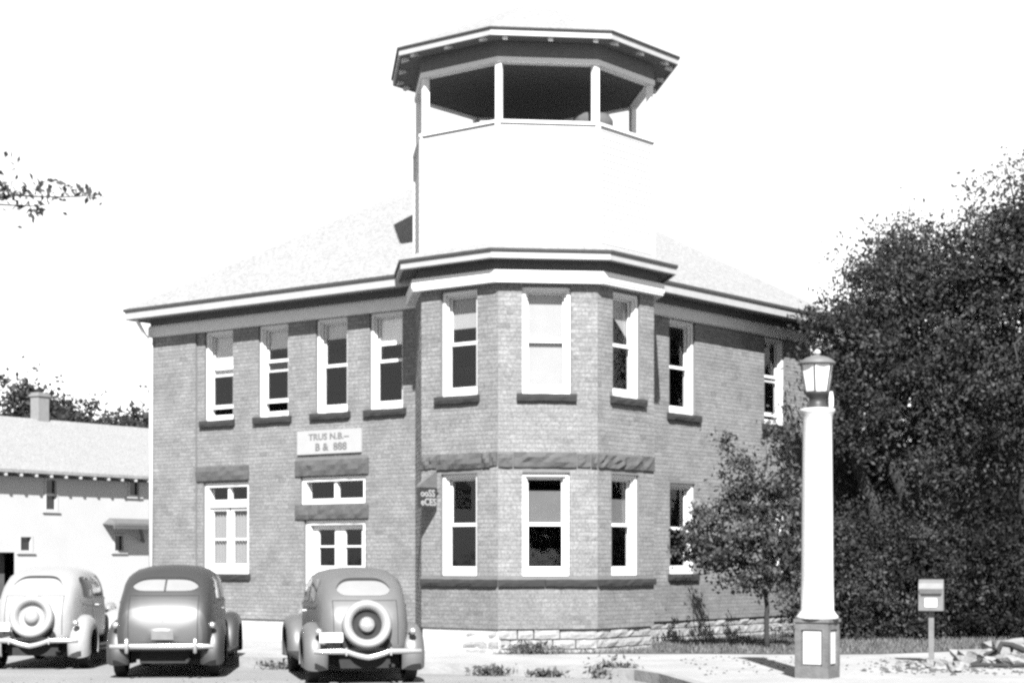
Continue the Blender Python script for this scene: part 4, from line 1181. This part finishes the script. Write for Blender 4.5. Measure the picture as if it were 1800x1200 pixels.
# ------------------------------------------------------------------ white house at the left, and trees behind it
th = R(57); he = Vector((math.cos(th), math.sin(th))); hn = (math.sin(th), -math.cos(th))
FH = Frame((-14.86, 58.0), hn)            # u=0 at picture x=80
UL, UR = -7.0, 15.0
DEP = 8.0
EZ, RZH = 4.62, 6.45
house = empty('white_house', FH.P(4, 0, -4)); tag(house, 'long low white house with a pale roof and brick chimney at the left', 'house')
def hu(px, off=0.0):                       # wall distance seen at a column of the frame, used to space the windows
    t = (px - 900) / 3200; o = FH.o + FH.n * off
    return (t * o.y - o.x) / (FH.d.x - t * FH.d.y)
def hz(px, py, off=0.0):
    q = FH.P(hu(px, off), 0, off); return 1.75 - (py - 982) * q[1] / 3200
holes = []
WH = [(78, 101, 840, 898), (225, 246, 843, 873), (33, 57, 940, 970), (199, 219, 938, 970), (-40, 25, 970, 1052)]
for a, b, c, d in WH: holes.append((hu(a), hu(b), hz((a + b) / 2, d), hz((a + b) / 2, c)))
us = sorted({UL, UR, *[h[0] for h in holes], *[h[1] for h in holes]}); zs = sorted({0.0, EZ, *[h[2] for h in holes], *[h[3] for h in holes]})
mb = MB()
for i in range(len(us) - 1):
    for j in range(len(zs) - 1):
        uc, zc = (us[i] + us[i + 1]) / 2, (zs[j] + zs[j + 1]) / 2
        if any(h[0] < uc < h[1] and h[2] < zc < h[3] for h in holes): continue
        mb.quad(FH.P(us[i], zs[j]), FH.P(us[i + 1], zs[j]), FH.P(us[i + 1], zs[j + 1]), FH.P(us[i], zs[j + 1]))
mb.quad(FH.P(UL, 0, -DEP), FH.P(UL, 0), FH.P(UL, EZ), FH.P(UL, EZ, -DEP)); mb.poly([FH.P(UL, EZ, -DEP), FH.P(UL, EZ), FH.P(UL, RZH, -DEP / 2)])
mb.quad(FH.P(UR, 0), FH.P(UR, 0, -DEP), FH.P(UR, EZ, -DEP), FH.P(UR, EZ)); mb.poly([FH.P(UR, EZ), FH.P(UR, EZ, -DEP), FH.P(UR, RZH, -DEP / 2)])
mb.quad(FH.P(UR, 0, -DEP), FH.P(UL, 0, -DEP), FH.P(UL, EZ, -DEP), FH.P(UR, EZ, -DEP))
mb.build('wall', M['house'], house)
for k, h in enumerate(holes):
    if k == 4:
        s = MB(); s.fbox(FH, h[0], h[1], h[2], h[3], -.5, -.45); dr = s.build('door', M['dark_wood'], house)
        continue
    s = MB(); ringbox(s, FH, h[0], h[1], h[2], h[3], -.12, .03, .06); w_ = s.build('window', M['house'], house)
    s = MB(); s.fbox(FH, h[0] + .06, h[1] - .06, h[2] + .06, h[3] - .06, -.10, -.08); s.build('pane', M['carglass'], w_)
    zm = (h[2] + h[3]) / 2
    if k == 0: s = MB(); s.fbox(FH, h[0] + .06, h[1] - .06, zm - .04, zm + .04, -.079, -.03); s.build('meeting_rail', M['house'], w_)
    s = MB(); s.fbox(FH, h[0] - .1, h[1] + .1, h[2] - .05, h[2] - .003, .0, .06); s.build('sill', M['house'], w_)
SOV = .45; pz = (RZH - EZ) / (DEP / 2)
ez = EZ - SOV * pz
mb = MB()
mb.hexa([FH.P(UL - .4, ez + .02, SOV), FH.P(UR + .4, ez + .02, SOV), FH.P(UR + .4, RZH + .02, -DEP / 2), FH.P(UL - .4, RZH + .02, -DEP / 2),
         FH.P(UL - .4, ez + .12, SOV), FH.P(UR + .4, ez + .12, SOV), FH.P(UR + .4, RZH + .14, -DEP / 2), FH.P(UL - .4, RZH + .14, -DEP / 2)])
mb.hexa([FH.P(UR + .4, ez + .02, -DEP - SOV), FH.P(UL - .4, ez + .02, -DEP - SOV), FH.P(UL - .4, RZH + .019, -DEP / 2 - .005), FH.P(UR + .4, RZH + .019, -DEP / 2 - .005),
         FH.P(UR + .4, ez + .12, -DEP - SOV), FH.P(UL - .4, ez + .12, -DEP - SOV), FH.P(UL - .4, RZH + .138, -DEP / 2 - .005), FH.P(UR + .4, RZH + .138, -DEP / 2 - .005)])
hr = mb.build('roof', M['shingle'], house)
u = UL
while u < UR:
    s = MB(); s.hexa([FH.P(u, ez - .09, SOV - .02), FH.P(u + .10, ez - .09, SOV - .02), FH.P(u + .10, EZ - .12, 0), FH.P(u, EZ - .12, 0), FH.P(u, ez + .018, SOV - .02), FH.P(u + .10, ez + .018, SOV - .02), FH.P(u + .10, EZ + .015, 0), FH.P(u, EZ + .015, 0)])
    s.build('rafter_tail', M['house'], hr); u += .62
s = MB(); s.fbox(FH, UL - .3, UR + .3, ez - .075, ez + .0, .02, .05); s.build('eave_board', M['dark_wood'], hr)
cu = hu(70, -DEP / 2); s = MB(); s.fbox(FH, cu - .24, cu + .24, RZH - .2, 7.5, -DEP / 2 - .2, -DEP / 2 + .2); s.fbox(FH, cu - .28, cu + .28, 7.36, 7.44, -DEP / 2 - .24, -DEP / 2 + .24); s.build('chimney', M['chimney'], hr)
# porch canopy
a, b = hu(203, .6), hu(310, .6)
s = MB(); z_ = hz(230, 924, .6)
s.hexa([FH.P(a, z_, .6), FH.P(b, z_, .6), FH.P(b, z_ + .06, .005), FH.P(a, z_ + .06, .005), FH.P(a, z_ + .08, .6), FH.P(b, z_ + .08, .6), FH.P(b, z_ + .26, .005), FH.P(a + .3, z_ + .26, .005)])
cn = s.build('porch_canopy', M['grey_metal'], house)
s = MB(); s.fbox(FH, a, b, z_ - .10, z_ - .002, .5, .59); s.build('canopy_beam', M['dark_wood'], cn)
kk = hu(258, .5); s = MB(); s.tube([FH.P(kk - .3, z_ - .08, .5), FH.P(kk + .3, z_ - .5, .05)], .06, 6); s.build('canopy_brace', M['dark_wood'], cn)
for i, (px, y, h, w_, lab) in enumerate(((10, 92, 10.9, 3.0, 'dark tree behind the white house, left of the chimney'), (100, 96, 10.6, 2.2, 'dark tree behind the white house, just right of the chimney'), (175, 100, 10.4, 3.0, 'round dark tree behind the white house, near the middle of its roof'), (245, 104, 10.7, 3.0, 'dark tree behind the white house, next to the brick corner'))):
    x = (px - 900) / 3200 * y
    tree('distant_tree', lab, (x, y, 0), [(x, y, h * .4), (x, y, h * .8)], 8, [(x, y, h * .72, w_, 2.0, h * .27), (x + .8, y, h * .6, w_ * .9, 2.0, h * .25), (x - .9, y, h * .5, w_, 2.0, h * .3)], 420, 44, .36, .17, M['leaf_far'], .25, 'trees behind the white house')

# trees across the street behind the viewer: seen only as reflections in glass and paint
tp = []
for x, y, h in ((-26, -24, 11), (-15, -27, 12), (-5, -30, 9), (7, -26, 12.5), (17, -28, 10), (28, -24, 12)):
    q, _c = crown_pts([(x, y, h * .62, 3.6, 2.5, h * .34), (x + 2, y, h * .45, 3.0, 2.2, h * .25), (x - 2, y, h * .45, 3.0, 2.2, h * .25)], 150, 14, .5)
    tp.append(q)
tw_ = leaves('street_trees', np.concatenate(tp), .42, M['leaf_far'], None, kind='stuff')
tag(tw_, 'leafy trees across the street behind the viewer, reflected in glass', 'trees')
